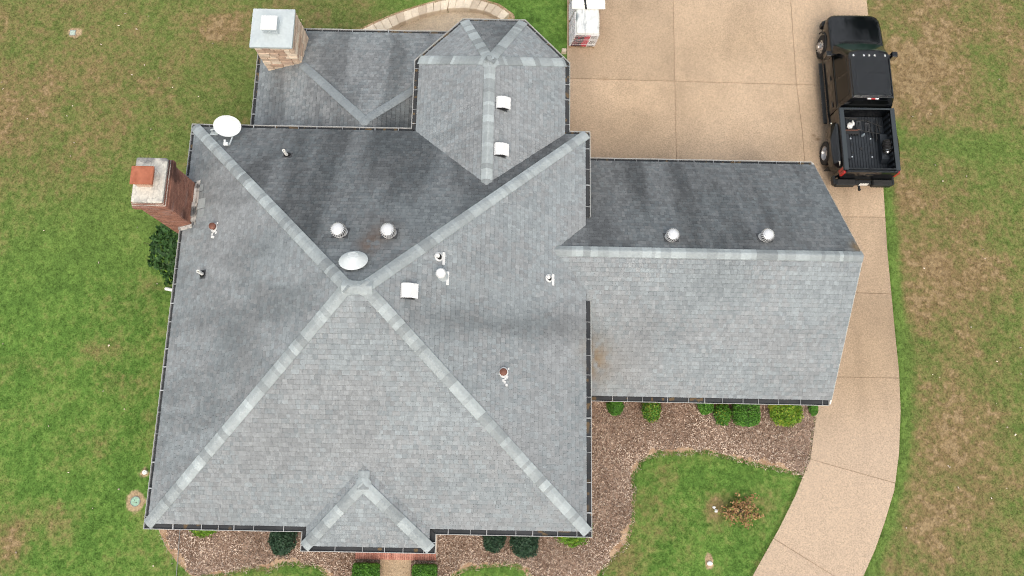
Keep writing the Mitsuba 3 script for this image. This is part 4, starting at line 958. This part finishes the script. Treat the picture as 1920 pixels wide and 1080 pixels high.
# ------------------------------------------------------------------ pallets of roofing material
def wrap_fn(p, n, uv):
    u, v = uv.x, uv.y
    white = mi.Color3f(.62, .62, .64); dark = mi.Color3f(.035, .03, .045); red = mi.Color3f(.45, .04, .075); navy = mi.Color3f(.05, .06, .16)
    k = cell_rand(dr.floor(p.z / .1), dr.floor(p.x * 3))
    blot = noise(p.x * 22, p.y * 22, p.z * 50)
    c = dr.select(u < .05, white, dr.select((u < .42 + .08 * k) & (blot > .32), dark, dr.select(u < .66, red, white)))
    c = dr.select((u > .70) & (u < .93) & (dr.abs(v - .5) < .22) & (blot > .38), dark, c)
    c = dr.select(((v < .16) | (v > .88)) & (u > .05), mix(white, c, .35), c)
    e = noise(p.y * 17, p.z * 12, 5.)
    end = dr.select(e > .50, navy, dr.select((e < .34) & (noise(p.y * 3, p.z * 2.5) > .45), red, white))
    c = dr.select(u < -.5, end, c)
    return c
prin('mat_wrapper', proc(wrap_fn), .35, clearcoat=.6)
r = np.random.default_rng(71)
LAY = ['bottom', 'second', 'third', 'fourth', 'fifth', 'sixth', 'seventh', 'eighth', 'top']
def pallet(y0, where):
    t = thing('pallet', f'wooden pallet under the {where} stack of roofing bundles', 'pallet')
    b = MB()
    for x in (2.04, 2.49, 2.94): b.mesh(box(x, x + .05, y0, y0 + 1.0, .035, .11))
    obj('stringer', b.ply('mat_pallet'), t); b = MB()
    for k in range(6): b.mesh(box(2.02, 3.0, y0 + .01 + k * .176, y0 + .11 + k * .176, .111, .128))
    obj('board', b.ply('mat_pallet'), t)
for y0, where in ((15.17, 'near'), (16.26, 'far')):
    pallet(y0, where)
    for L in range(9):
        for c, cn in enumerate(('front', 'middle', 'back')):
            dx, dy = r.normal(0, .010), r.normal(0, .006); a = .0
            x0, x1 = 2.02 + dx + L * .020, 3.0 + dx + L * .012; ya = y0 + c * .335 + .003 + dy; yb = ya + .328; z0 = .13 + L * .0865; z1 = z0 + .082
            mb = MB(); m = rbox(x0, x1, ya, yb, z0, z1, .014)
            v = m.vertices; fn = m.face_normals; tv, tf, tu = [], [], []
            for f_, nn in zip(m.faces, fn):
                q = v[f_]; uvq = np.column_stack([(q[:, 0] - x0) / (x1 - x0), (q[:, 2] - z0) / (z1 - z0)])
                if abs(nn[0]) > .8: uvq = np.column_stack([np.full(3, -1.), uvq[:, 1]])
                if nn[2] > .8: uvq = np.column_stack([np.full(3, .99), np.full(3, .5)])
                tv.append(q); tu.append(uvq)
            tv = np.vstack(tv); mb.add(tv, np.arange(len(tv)).reshape(-1, 3)); mb.u = [np.vstack(tu)]
            obj('roofing_bundle', mb.ply('mat_wrapper'), label=f'{LAY[L]} layer {cn} bundle of wrapped shingles in the {where} stack', cat='shingle bundle', group='wrapped shingle bundles stacked on pallets')
# wrinkled film thrown over the near stack
nx, ny = 60, 60; gx_, gy_ = np.meshgrid(np.linspace(2.21, 3.10, nx), np.linspace(15.20, 16.27, ny), indexing='ij')
P3 = np.stack([gx_ * 2.6, gy_ * 1.1, gx_ * 0], -1); ridg = 1 - np.abs(2 * meshkit.fbm(P3 * 1.7, 4, 5) - 1)
gz_f = .915 + .06 * ridg + .05 * meshkit.fbm(np.stack([gx_ * 4, gy_ * 4, gx_ * 0], -1), 3, 8)
ed_ = np.minimum(np.minimum(gx_ - 2.21, 3.10 - gx_) / .05, (gy_ - 15.20) / .05); gz_f -= .10 * np.clip(1 - ed_, 0, 1) ** 1.5
gx_ = gx_ + .02 * (meshkit.fbm(np.stack([gy_ * 4, gx_, gx_ * 0], -1), 3, 2) - .5); gy_ = gy_ + .05 * (meshkit.fbm(np.stack([gx_ * 5, gy_, gx_ * 0], -1), 3, 3) - .5)
v = np.stack([gx_, gy_, gz_f], -1).reshape(-1, 3); i, j = np.meshgrid(np.arange(nx - 1), np.arange(ny - 1), indexing='ij')
f = np.stack([i * ny + j, (i + 1) * ny + j, (i + 1) * ny + j + 1, i * ny + j + 1], -1).reshape(-1, 4)
obj('plastic_sheet', MB().add(v, f).ply('mat_film', smooth=True), label='wrinkled white plastic film over the top of the near bundle stack', cat='plastic sheet')
obj('foam_board', MB().mesh(xf(rbox(-.62, .62, -.62, .62, 0, .03, .004), rotz(.01, (2.68, 16.82, 1.02)))).ply('mat_board'), label='flat cream white board on the far bundle stack, jutting out to the right', cat='board')
obj('strap', MB().mesh(xf(rbox(-.035, .035, -.25, .25, 0, .02, .004), rotz(.12, (2.56, 16.42, 1.052)))).ply('mat_black'), label='short black strip lying on the cream white board', cat='strap')

# ------------------------------------------------------------------ black pickup truck: local x forward, y left, z up
TW = rotz(1.577, (12.55, 13.03, 0.0))
def tx(m): return xf(m, TW)
tk = thing('pickup_truck', 'glossy black crew cab pickup with wide rear fenders parked on the driveway', 'pickup truck')
def tp(name, m, bsdf, parent=None, smooth=False, **k):
    m = m.tri() if isinstance(m, MB) else m
    return obj(name, MB().mesh(tx(m)).ply(bsdf, smooth=smooth), parent or tk, **k)
def loft(xs, secs):
    n = len(secs[0]); v = np.vstack([np.column_stack([np.full(n, x), s]) for x, s in zip(xs, secs)]); mb = MB(); q = []
    for a in range(len(xs) - 1):
        for b in range(n): c = (b + 1) % n; q.append([a * n + b, a * n + c, (a + 1) * n + c, (a + 1) * n + b])
    mb.add(v, np.array(q)); e = np.arange(1, n - 1)
    t = mb.tri(); F = np.vstack([t.faces, np.stack([0 * e, e + 1, e], 1), np.stack([0 * e, e, e + 1], 1) + (len(xs) - 1) * n])
    m = trimesh.Trimesh(t.vertices, F, process=False); m.fix_normals(); return m
def sec(w, zb, zs, zh, cw=.86):
    """half outline mirrored: sill, side, shoulder, crowned top"""
    h = [(w * .90, zb), (w * .985, zb + .10), (w, (zb + zs) / 2), (w * .985, zs - .10), (w * .955, zs - .02), (w * cw, zh - .030), (w * .55, zh - .008), (w * .2, zh)]
    return np.array(h + [(-y, z) for y, z in h[::-1]])
X = [3.10, 3.07, 2.98, 2.80, 2.45, 1.95, 1.62, 1.40, .4, -.80]
S = [sec(.74, .60, .98, 1.04), sec(.84, .56, 1.04, 1.10), sec(.93, .52, 1.10, 1.15), sec(.985, .50, 1.15, 1.20), sec(1.005, .48, 1.19, 1.245), sec(1.01, .46, 1.23, 1.29), sec(1.01, .45, 1.26, 1.315), sec(1.01, .45, 1.28, 1.30, .93), sec(1.01, .45, 1.28, 1.30, .93), sec(1.01, .45, 1.28, 1.30, .93)]
body = tri_man(loft(X, S))
def ycyl(x, z, rad, y0, y1): return m3.Manifold.cylinder(abs(y1 - y0), rad, rad, 40).rotate([90, 0, 0]).translate([x, max(y0, y1), z])
for sy in (1, -1): body = body - ycyl(2.15, .44, .50, .62 * sy, 1.3 * sy)
tp('body', man_tri(body), 'mat_truck', smooth=28)
# raised hood with a power bulge and a rear cowl
gx1, gy1 = np.meshgrid(np.linspace(1.88, 2.98, 26), np.linspace(-.80, .80, 33), indexing='ij')
def topz(x, y): 
    zh = np.interp(x, [1.4, 1.62, 1.95, 2.45, 2.8, 2.98, 3.07], [1.31, 1.315, 1.29, 1.245, 1.20, 1.15, 1.10]); return zh - .045 * (np.abs(y) / .86) ** 2.2
yy = np.abs(gy1); bulge = .004 * np.exp(-(yy / .40) ** 4) * np.clip((2.85 - gx1) / .5, 0, 1) + .005 * np.exp(-((yy - .44) / .09) ** 2)
lim = np.interp(gx1[:, :1], [1.88, 2.6, 2.98], [.84, .80, .70]) / .80
hz = topz(gx1, gy1 * lim) + .014 + bulge
v = np.stack([gx1, gy1 * lim, hz], -1).reshape(-1, 3); i, j = np.meshgrid(np.arange(25), np.arange(32), indexing='ij')
hd = MB().add(v, np.stack([i * 33 + j, (i + 1) * 33 + j, (i + 1) * 33 + j + 1, i * 33 + j + 1], -1).reshape(-1, 4))
bd = [i * 33 for i in range(26)] + [25 * 33 + j for j in range(1, 33)] + [i * 33 + 32 for i in range(24, -1, -1)] + [j for j in range(31, 0, -1)]
bv = v[bd]; k = len(bd); hd.add(np.vstack([bv, bv - [0, 0, .035]]), [[a, (a + 1) % k, (a + 1) % k + k, a + k] for a in range(k)])
tp('hood', hd, 'mat_truck', smooth=35)
cw = MB()
for y in np.linspace(-.66, .66, 34): cw.mesh(box(1.76, 1.87, y - .010, y + .010, 1.312, 1.326))
tp('cowl_vent', cw, 'mat_truck_matte')
wp = MB()
for sy in (-.42, .30): wp.mesh(cyl((1.77, sy + .32, 1.37), (1.69, sy - .32, 1.45), .010, 6))
tp('wiper', wp, 'mat_black')
# cab
zb, zt = 1.28, 1.95
CB = np.array([(1.72, .90), (1.44, .97), (-.80, .96)]); CT = np.array([(1.06, .66), (.93, .735), (-.70, .735)])
pts = [(x, s * y, zb) for x, y in CB for s in (1, -1)] + [(x, s * y, zt) for x, y in CT for s in (1, -1)] + [(x, s * y, zt + .045) for x, y in ((.80, .60), (-.62, .62)) for s in (1, -1)] + [(1.84, 0, zb), (1.16, 0, zt), (1.82, .5, zb), (1.82, -.5, zb), (1.14, .4, zt), (1.14, -.4, zt)]
tp('cab', man_tri(hull(pts)), 'mat_truck', smooth=12)
def panel(q, off, mat, name, parent=None, thick=.008):
    """thin convex plate on a sloped face: q corners in order"""
    q = np.asarray(q, float); n = np.cross(q[1] - q[0], q[2] - q[0]); n /= np.linalg.norm(n)
    c = q.mean(0); 
    if n @ (c - np.array([.2, 0, 1.3])) < 0: n = -n
    pts = np.vstack([q + n * off, c + (q - c) * .985 + n * (off + thick)])
    return tp(name, man_tri(hull(np.vstack([pts, q - n * .01]))), mat, parent)
lerp = lambda a, b, t: np.asarray(a, float) * (1 - t) + np.asarray(b, float) * t
# windshield: curved in three panes joined as one mesh
ws = MB(); ys_b = [-.86, -.5, 0, .5, .86]; xb = [1.735, 1.82, 1.84, 1.82, 1.735]; yt = [-.62, -.4, 0, .4, .62]; xt = [1.075, 1.14, 1.16, 1.14, 1.075]
b_, t_ = [np.array([x, y, zb]) for x, y in zip(xb, ys_b)], [np.array([x, y, zt]) for x, y in zip(xt, yt)]
lo = [lerp(a, b, .05) for a, b in zip(b_, t_)]; hi = [lerp(a, b, .93) for a, b in zip(b_, t_)]; nrm = np.array([.66, 0, .75])
v = np.vstack([[p + nrm * .012 for p in lo], [p + nrm * .012 for p in hi], [p - nrm * .01 for p in lo], [p - nrm * .01 for p in hi]])
ws.add(v, [[i, i + 1, i + 6, i + 5] for i in range(4)] + [[i + 10, i, i + 5, i + 15] for i in (0, )] + [[4, 14, 19, 9]] + [[i, i + 10, i + 11, i + 1] for i in range(4)] + [[i + 5, i + 6, i + 16, i + 15] for i in range(4)])
tp('windshield', ws, 'mat_auto_glass', smooth=40)
for sy in (1, -1):
    def side(x, t): y = np.interp(x, [-.8, 1.44], [.96, .97]); yt_ = .735; return np.array([x, sy * (y * (1 - t) + yt_ * t), zb * (1 - t) + zt * t])
    panel([side(1.30, .06), side(.90, .84), side(.36, .86), side(.36, .06)], .004, 'mat_dark_glass', 'side_window')
    panel([side(.25, .06), side(.25, .86), side(-.50, .86), side(-.62, .06)], .004, 'mat_dark_glass', 'side_window')
    tr = MB()
    for a in ((.36, 1.22), (-.70, .30)): tr.mesh(tri := cyl(side(a[0], .03) + [0, sy * .008, 0], side(a[1], .03) + [0, sy * .008, 0], .012, 6))
    tp('window_trim', tr, 'mat_truck_matte')
    for xa, xb2 in ((.31, 1.36), (-.74, .29)):
        d = tp('door', man_tri(hull([(x, sy * y, z) for x in (xa, xb2) for y, z in ((.985, .52), (1.013, .62), (1.022, .90), (1.010, 1.14), (.985, 1.24), (.95, .9))])), 'mat_truck', smooth=20)
        tp('handle', rbox(xa + .10, xa + .30, min(sy * 1.02, sy * 1.055), max(sy * 1.02, sy * 1.055), 1.05, 1.085, .01), 'mat_truck', d)
    tp('running_board', rbox(-1.0, 1.45, min(sy * 1.0, sy * 1.14), max(sy * 1.0, sy * 1.14), .42, .48, .02), 'mat_truck_matte')
    # towing mirror
    mr = MB(); y0 = 1.00
    for z in (1.26, 1.38): mr.mesh(cyl((1.30, sy * .93, z), (1.27, sy * 1.13, z + .02), .022, 8))
    mr.mesh(man_tri(hull([(x, sy * y, z) for x in (1.18, 1.36) for y in (1.10, 1.29) for z in (1.20, 1.50)] + [(1.40, sy * 1.19, z) for z in (1.26, 1.44)])))
    mk_ = tp('mirror', mr, 'mat_truck', smooth=25)
    tp('glass', box(1.172, 1.18, min(sy * 1.12, sy * 1.27), max(sy * 1.12, sy * 1.27), 1.22, 1.48), 'mat_chrome', mk_)
    # front wheel arch lip
    ring = [(2.15 + .53 * math.cos(a), sy * 1.02, .44 + .53 * math.sin(a)) for a in np.linspace(.05, math.pi - .05, 14)]
    tp('wheel_arch', tube(ring, .028, 6), 'mat_truck_matte', smooth=30)
    tp('headlight', man_tri(hull([(x, sy * y, z) for x, y in ((3.06, .62), (2.90, .93), (2.88, .90), (3.02, .60)) for z in (.86, 1.02)])), 'mat_lens')
tp('rear_window', man_tri(hull([(-.795, y, 1.40) for y in (-.70, .70)] + [(-.735, y, 1.80) for y in (-.60, .60)] + [(-.76, y, 1.40) for y in (-.70, .70)] + [(-.70, y, 1.80) for y in (-.60, .60)])), 'mat_dark_glass')
# roof: side rails, panel seams, marker lights, brake light, brackets
for sy in (1, -1): tp('roof_rail', man_tri(hull([(x, sy * y, z) for x in (.82, -.62) for y, z in ((.665, 1.985), (.70, 1.985), (.675, 2.000), (.69, 2.000), (.66, 1.95), (.71, 1.95))])), 'mat_truck', smooth=30)
rp = MB().mesh(rbox(-.56, .72, -.55, .55, 1.98, 2.003, .012)); rp.mesh(rbox(.22, .235, -.5, .2, 2.0, 2.008, .003))
tp('roof_panel', rp, 'mat_truck', smooth=20)
for y in (-.56, -.19, 0, .19, .56): tp('marker_light', man_tri(hull([(x, y + dy, z) for x, dy, z in ((.98, -.028, 1.965), (.98, .028, 1.965), (.88, -.028, 1.98), (.88, .028, 1.98), (.925, -.018, 2.003), (.925, .018, 2.003))])), 'mat_lens')
br_ = tp('brake_light', rbox(-.755, -.71, -.07, .07, 1.925, 1.972, .006), 'mat_red_lens')
for sy in (1, -1):
    tp('cargo_lamp', rbox(-.755, -.71, min(sy * .075, sy * .20), max(sy * .075, sy * .20), 1.93, 1.968, .005), 'mat_lens')
    tp('bracket', rbox(-.66, -.58, sy * .45 - .02, sy * .45 + .02, 1.97, 2.02, .006), 'mat_truck_matte')
# bed
def shell(x0, x1, y, z0, z1, wall, floor):
    o = tri_man(rbox(x0, x1, -y, y, z0, z1, .03)); i_ = m3.Manifold.cube([x1 - x0 - 2 * wall[0], 2 * y - 2 * wall[1], 2.]).translate([x0 + wall[0], -y + wall[1], floor]); return o - i_
BX0, BX1 = -3.20, -.82
bed_ = shell(BX0, BX1, 1.0, .58, 1.44, (.09, .17), .86)
for sy in (1, -1): bed_ = bed_ - ycyl(-2.15, .44, .52, .70 * sy, 1.3 * sy)
bk = tp('bed', man_tri(bed_), 'mat_truck', smooth=25)
bl_ = MB()
for sy in (1, -1): bl_.mesh(rbox(BX0 + .01, BX1 - .01, min(sy * .825, sy * .985), max(sy * .825, sy * .985), 1.436, 1.462, .012))
bl_.mesh(rbox(BX1 - .085, BX1 - .01, -.825, .825, 1.436, 1.460, .01))
tp('rail_cap', bl_, 'mat_rail', bk)
fl = MB().mesh(box(BX0 + .10, BX1 - .10, -.825, .825, .865, .885))
for k in range(17):
    y = -.80 + k * .1
    if True: fl.mesh(man_tri(hull([(x, y + dy, z) for x in (BX0 + .11, BX1 - .12) for dy, z in ((-.034, .88), (.034, .88), (-.024, .905), (.024, .905))])))
for sy in (1, -1):
    for k in range(11):
        x = BX0 + .22 + k * .21; fl.mesh(rbox(x, x + .10, min(sy * .80, sy * .826), max(sy * .80, sy * .826), .92, 1.38, .008))
    fl.mesh(man_tri(hull([(x, sy * y, z) for x, z in ((-2.75, .9), (-2.62, 1.10), (-1.68, 1.10), (-1.55, .9)) for y in (.56, .83)])))
tp('bed_liner', fl, 'mat_liner', bk, smooth=20)
hl = MB()
for x, y in ((-1.78, .42), (-1.78, -.30), (-2.48, .42), (-2.48, -.30)): hl.mesh(cyl((x, y, .90), (x, y, .93), .028, 14))
tp('tie_down', hl, 'mat_chrome', bk)
hl = MB()
for x, y in ((-2.0, .38), (-2.32, .38), (-2.0, -.30), (-2.32, -.30)): hl.mesh(cyl((x, y, .90), (x, y, .916), .035, 12))
hl.mesh(cyl((-2.16, .06, .90), (-2.16, .06, .916), .055, 14))
tp('hitch_socket', hl, 'mat_black', bk)
tg = MB().mesh(rbox(-3.27, -3.205, -.92, .92, .70, 1.43, .018)); tg.mesh(rbox(-3.28, -3.20, -.90, .90, 1.425, 1.462, .012))
tp('tailgate', tg, 'mat_truck', smooth=25)
tp('tailgate_handle', rbox(-3.29, -3.27, -.14, .14, 1.15, 1.25, .008), 'mat_truck_matte')
for sy in (1, -1):
    tp('taillight', man_tri(hull([(x, sy * y, z) for x, y in ((-3.268, .80), (-3.268, .985), (-3.06, 1.012), (-3.06, .95)) for z in (1.02, 1.37)])), 'mat_red_lens')
    fp_ = [(-1.18, .60, 1.0), (-1.18, 1.0, 1.0), (-1.35, .55, 1.20), (-1.35, 1.16, 1.10), (-1.55, .8, 1.235), (-2.75, .8, 1.235), (-2.95, 1.20, 1.0), (-3.12, 1.0, .95)]
    fh = hull([(x, sy * y, z) for x, y, z in [(-1.20, .97, .62), (-1.20, .97, 1.08), (-1.22, 1.05, .62), (-1.34, 1.16, .70), (-1.34, 1.16, 1.06), (-1.36, 1.06, 1.22), (-1.36, .97, 1.25), (-2.78, .97, 1.25), (-2.78, 1.06, 1.22), (-2.86, 1.18, 1.06), (-2.86, 1.18, .70), (-3.04, 1.03, .66), (-3.04, .97, 1.10), (-3.04, .97, .66), (-1.9, 1.225, 1.08), (-2.4, 1.225, 1.08), (-1.9, 1.225, .66), (-2.4, 1.225, .66)]])
    fh = fh - ycyl(-2.15, .44, .50, .70 * sy, 1.4 * sy)
    tp('rear_fender', man_tri(fh), 'mat_truck', smooth=18)
    tp('side_marker', rbox(-1.27, -1.22, min(sy * 1.10, sy * 1.135), max(sy * 1.10, sy * 1.135), 1.0, 1.03, .006), 'mat_lens')
    tp('mud_flap', box(-2.76, -2.75, min(sy * .8, sy * 1.18), max(sy * .8, sy * 1.18), .2, .66), 'mat_rubber')
bp = MB().mesh(rbox(-3.50, -3.27, -1.02, -.30, .52, .78, .03)); bp.mesh(rbox(-3.50, -3.27, .30, 1.02, .52, .78, .03)); bp.mesh(rbox(-3.43, -3.27, -.305, .305, .52, .70, .02))
for sy in (1, -1): bp.mesh(rbox(-3.46, -3.12, min(sy * 1.0, sy * 1.10), max(sy * 1.0, sy * 1.10), .54, .76, .03))
tp('rear_bumper', bp, 'mat_truck_matte', smooth=25)
for y0_, y1_ in ((-.95, -.34), (.34, .95)): tp('step_pad', rbox(-3.48, -3.30, y0_, y1_, .779, .790, .004), 'mat_rubber')
tp('license_plate', man_tri(hull([(x, y, z) for y in (-.155, .155) for x, z in ((-3.460, .63), (-3.445, .77), (-3.452, .63), (-3.437, .77))])), 'mat_plate')
tp('tow_hitch', MB().mesh(cyl((-3.35, .06, .48), (-3.60, .06, .48), .04, 10)).mesh(cyl((-3.58, .06, .48), (-3.58, .06, .56), .03, 10)), 'mat_black')
tp('front_bumper', man_tri(hull([(x, y, z) for x, y in ((3.20, -.60), (3.20, .60), (3.02, 1.0), (3.02, -1.0), (2.85, 1.02), (2.85, -1.02)) for z in (.50, .74)])), 'mat_truck_matte', smooth=25)
tp('grille', man_tri(hull([(x, y, z) for y in (-.6, .6) for x, z in ((3.13, .76), (3.10, 1.02), (3.05, .76), (3.04, 1.02))])), 'mat_black')
tp('chassis', MB().mesh(box(-3.2, 2.9, -.55, .55, .35, .60)).mesh(cyl((-2.15, -.8, .42), (-2.15, .8, .42), .08)).mesh(cyl((2.15, -.8, .42), (2.15, .8, .42), .06)), 'mat_black')
def wheel(x, y, sy, front):
    M = np.eye(4); M[:3, :3] = [[1, 0, 0], [0, 0, sy], [0, -sy, 0]] if True else 0; M[:3, 3] = (x, sy * y, .42)   # lathe axis z -> outward
    M[:3, :3] = np.array([[1, 0, 0], [0, 0, sy * 1.0], [0, -sy * 1.0, 0]]); 
    w = tp('wheel', xf(lathe([(.27, -.26), (.38, -.25), (.415, -.21), (.42, -.12), (.415, -.03), (.385, .005), (.30, .012), (.262, .0), (.262, -.04)], 40), M), 'mat_rubber', smooth=35)
    tr = MB()
    for k in range(40):
        a = 2 * np.pi * k / 40
        for z in (-.20, -.115, -.04): tr.mesh(xf(box(-.022, .022, .412, .428, z - .028, z + .028), M @ rotz(a + (.05 if z == -.115 else 0))))
    tp('tread', tr, 'mat_rubber', w)
    if front: pr_ = [(.262, -.03), (.25, .0), (.20, .02), (.14, .075), (.10, .085), (.095, .12), (.05, .135), (.001, .135)]
    else: pr_ = [(.262, -.01), (.25, -.02), (.225, -.10), (.21, -.16), (.12, -.165), (.11, -.10), (.07, -.09), (.001, -.09)]
    rim = MB().mesh(xf(lathe(pr_, 36), M))
    tp('rim', rim, 'mat_rim', w, smooth=25)
    nb = MB(); rr_, zz = (.165, .065) if front else (.165, -.155)
    for k in range(8):
        a = 2 * np.pi * k / 8; nb.mesh(xf(cyl((rr_ * math.cos(a), rr_ * math.sin(a), zz - .02), (rr_ * math.cos(a), rr_ * math.sin(a), zz + .03), .018, 8), M))
    tp('lug_nut', nb, 'mat_chrome', w)
    hm = MB()
    for k in range(8):
        a = 2 * np.pi * (k + .5) / 8; q_ = (.215, .022) if front else (.19, -.158)
        hm.mesh(xf(cyl((q_[0] * math.cos(a), q_[0] * math.sin(a), q_[1] - .01), (q_[0] * math.cos(a), q_[0] * math.sin(a), q_[1] + .006), .026, 10), M))
    tp('rim_slot', hm, 'mat_black', w)
for sy in (1, -1):
    wheel(2.15, 1.0, sy, True); wheel(-2.15, 1.20, sy, False)
# cargo in the bed: every piece its own thing
def cargo(name, m, mat, label, cat, smooth=False): return obj(name, MB().mesh(tx(m.tri() if isinstance(m, MB) else m)).ply(mat, smooth=smooth), label=label, cat=cat)
r = np.random.default_rng(81)
for k, (a, b, lb) in enumerate((((-1.02, .55, .96), (-1.14, -.10, 1.02), 'thin black rod lying crosswise nearest the cab in the truck bed'), ((-1.10, -.15, .98), (-1.35, -.72, 1.0), 'thin dark rod slanting to the right side of the truck bed'), ((-1.42, .45, .98), (-1.62, -.62, 1.0), 'long thin black rod crossing the middle of the truck bed cargo'))):
    cargo('metal_rod', cyl(a, b, .014, 8), 'mat_truck_matte', lb, 'rod')
for a, b, lb in (((-.98, .70, .95), (-1.05, .20, 1.05), 'short black bar against the front wall of the truck bed'), ((-1.05, -.25, .95), (-1.75, -.40, .95), 'black bar lying lengthwise in the right half of the truck bed'), ((-1.12, -.55, 1.0), (-1.9, -.48, .95), 'black bar along the right wheel well of the truck bed')):
    cargo('metal_bar', cyl(a, b, .022, 8), 'mat_black', lb, 'bar')
for k, (x, y, lb) in enumerate(((-1.30, .10, 'flat black slotted frame leaning in the truck bed behind the cab'), (-1.36, -.20, 'dark slotted frame to the right of the other one in the truck bed'))):
    m = MB()
    for dx in (-.16, .16): m.mesh(rbox(x + dx - .015, x + dx + .015, y - .07, y + .07, .92, .98, .005))
    for dy in (-.07, -.03, .03, .07): m.mesh(rbox(x - .16, x + .16, y + dy - .008, y + dy + .008, .93, .975, .003))
    cargo('frame', m, 'mat_flash_dark', lb, 'frame')
ic = trimesh.creation.icosphere(4, 1.0); d3 = meshkit.fbm(ic.vertices * 2.2, 3, 3); 
def lump(c, dims, seed, flat=.5):
    q = ic.copy(); d = meshkit.fbm(q.vertices * 2.0 + seed, 4, seed); q.vertices = q.vertices * (.55 + .9 * d)[:, None] * np.array(dims) + c; return q
cargo('glove', MB().mesh(lump((-1.30, .42, .96), (.11, .10, .06), 4)).mesh(lump((-1.21, .31, .98), (.10, .045, .05), 6)), 'mat_pvc', 'crumpled white work gloves in the front left of the truck bed', 'gloves', True)
cargo('rag', MB().mesh(lump((-1.28, .66, .95), (.14, .06, .06), 8)), 'mat_white_metal', 'crumpled white rag against the left wall of the truck bed', 'rag', True)
cargo('bottle', lathe([(.001, .0), (.04, .0), (.042, .12), (.025, .15), (.016, .16), (.016, .19), (.001, .19)], 20, (-1.66, -.02, .905)), 'mat_bluegrey', 'small blue grey bottle standing at the end of the cargo pile', 'bottle', 40)
m = MB().mesh(rbox(-1.62, -1.44, .10, .72, .905, 1.0, .02))
for k in range(6): m.mesh(rbox(-1.66, -1.62, .12 + k * .1, .18 + k * .1, .91, .98, .006))
cargo('tool_case', m, 'mat_black', 'black tool case lying across the truck bed behind the gloves', 'tool case')
cargo('pry_bar', tube([(-1.50, .62, 1.02), (-1.50, .20, 1.025), (-1.47, .12, 1.04)], .016, 8), 'mat_rust', 'red brown pry bar on top of the black tool case', 'pry bar', 30)
hr = MB()
for k in range(7):
    rr_ = .11 + .012 * (k % 3); ringp = [(-2.30 + .30 + rr_ * 0 + .0 - .065 * k, -.70 + rr_ * math.cos(a), 1.22 + rr_ * math.sin(a)) for a in np.linspace(0, 2 * np.pi, 22)]
    hr.mesh(tube(ringp, .022, 7))
cargo('hose_coil', hr, 'mat_rubber', 'coil of black hose on the right wheel well of the truck bed', 'hose', 30)
cargo('air_tank', xf(lathe([(.001, -.26), (.05, -.255), (.085, -.21), (.09, -.12), (.09, .12), (.085, .21), (.05, .255), (.001, .26)], 24), frame((-2.2, -.70, 1.22), (1, 0, 0), (0, 1, 0))), 'mat_chrome', 'shiny steel cylinder inside the black hose coil', 'cylinder', 40)
cargo('strap_roll', MB().mesh(tube([(-1.2, -.60, .95), (-1.5, -.66, .93), (-1.9, -.60, .93), (-1.75, -.55, .93), (-1.45, -.50, .95)], .02, 7)), 'mat_black', 'loose black strap along the right side of the truck bed', 'strap', 30)

# trees standing north east of the drive, mirrored in the truck's glossy paint
def big_tree(x, y, h, cr, seed, label):
    t = thing('tree', label, 'tree'); r = np.random.default_rng(seed); tm = MB().mesh(cyl((x, y, -.1), (x + .2, y, h * .7), .32, 14, .10))
    cs = []
    for k in range(26):
        a, z0 = r.uniform(0, 2 * np.pi), r.uniform(.28, .7) * h; e = np.array([x + cr * r.uniform(.35, .95) * math.cos(a), y + cr * r.uniform(.35, .95) * math.sin(a), z0 + r.uniform(.05, .28) * h]); tm.mesh(cyl((x + .1, y, z0), e, .08, 6, .02)); cs.append(e)
    obj('trunk', tm.ply('mat_bark'), t)
    c = np.array(cs)[np.minimum(r.integers(0, 26, 9000), r.integers(0, 26, 9000))] + r.normal(0, .36, (9000, 3)); nn = r.normal(size=(9000, 3)); nn /= np.linalg.norm(nn, axis=1)[:, None]; a = np.cross(nn, r.normal(size=(9000, 3))); a /= np.linalg.norm(a, axis=1)[:, None]; b = np.cross(nn, a)
    v = np.stack([c - a * .16, c + b * .08, c + a * .16, c - b * .08], 1).reshape(-1, 3)
    obj('crown', MB().add(v, np.arange(36000).reshape(-1, 4), np.repeat(np.column_stack([r.random(9000), np.zeros(9000)]), 4, 0)).ply('mat_leaf_dark'), t)
big_tree(20.5, 26.5, 13.5, 3.6, 1, 'tall broadleaf tree north of the driveway, the nearer one to it')
big_tree(26, 33, 18, 4.6, 2, 'tall broadleaf tree north east of the driveway, the farther one')
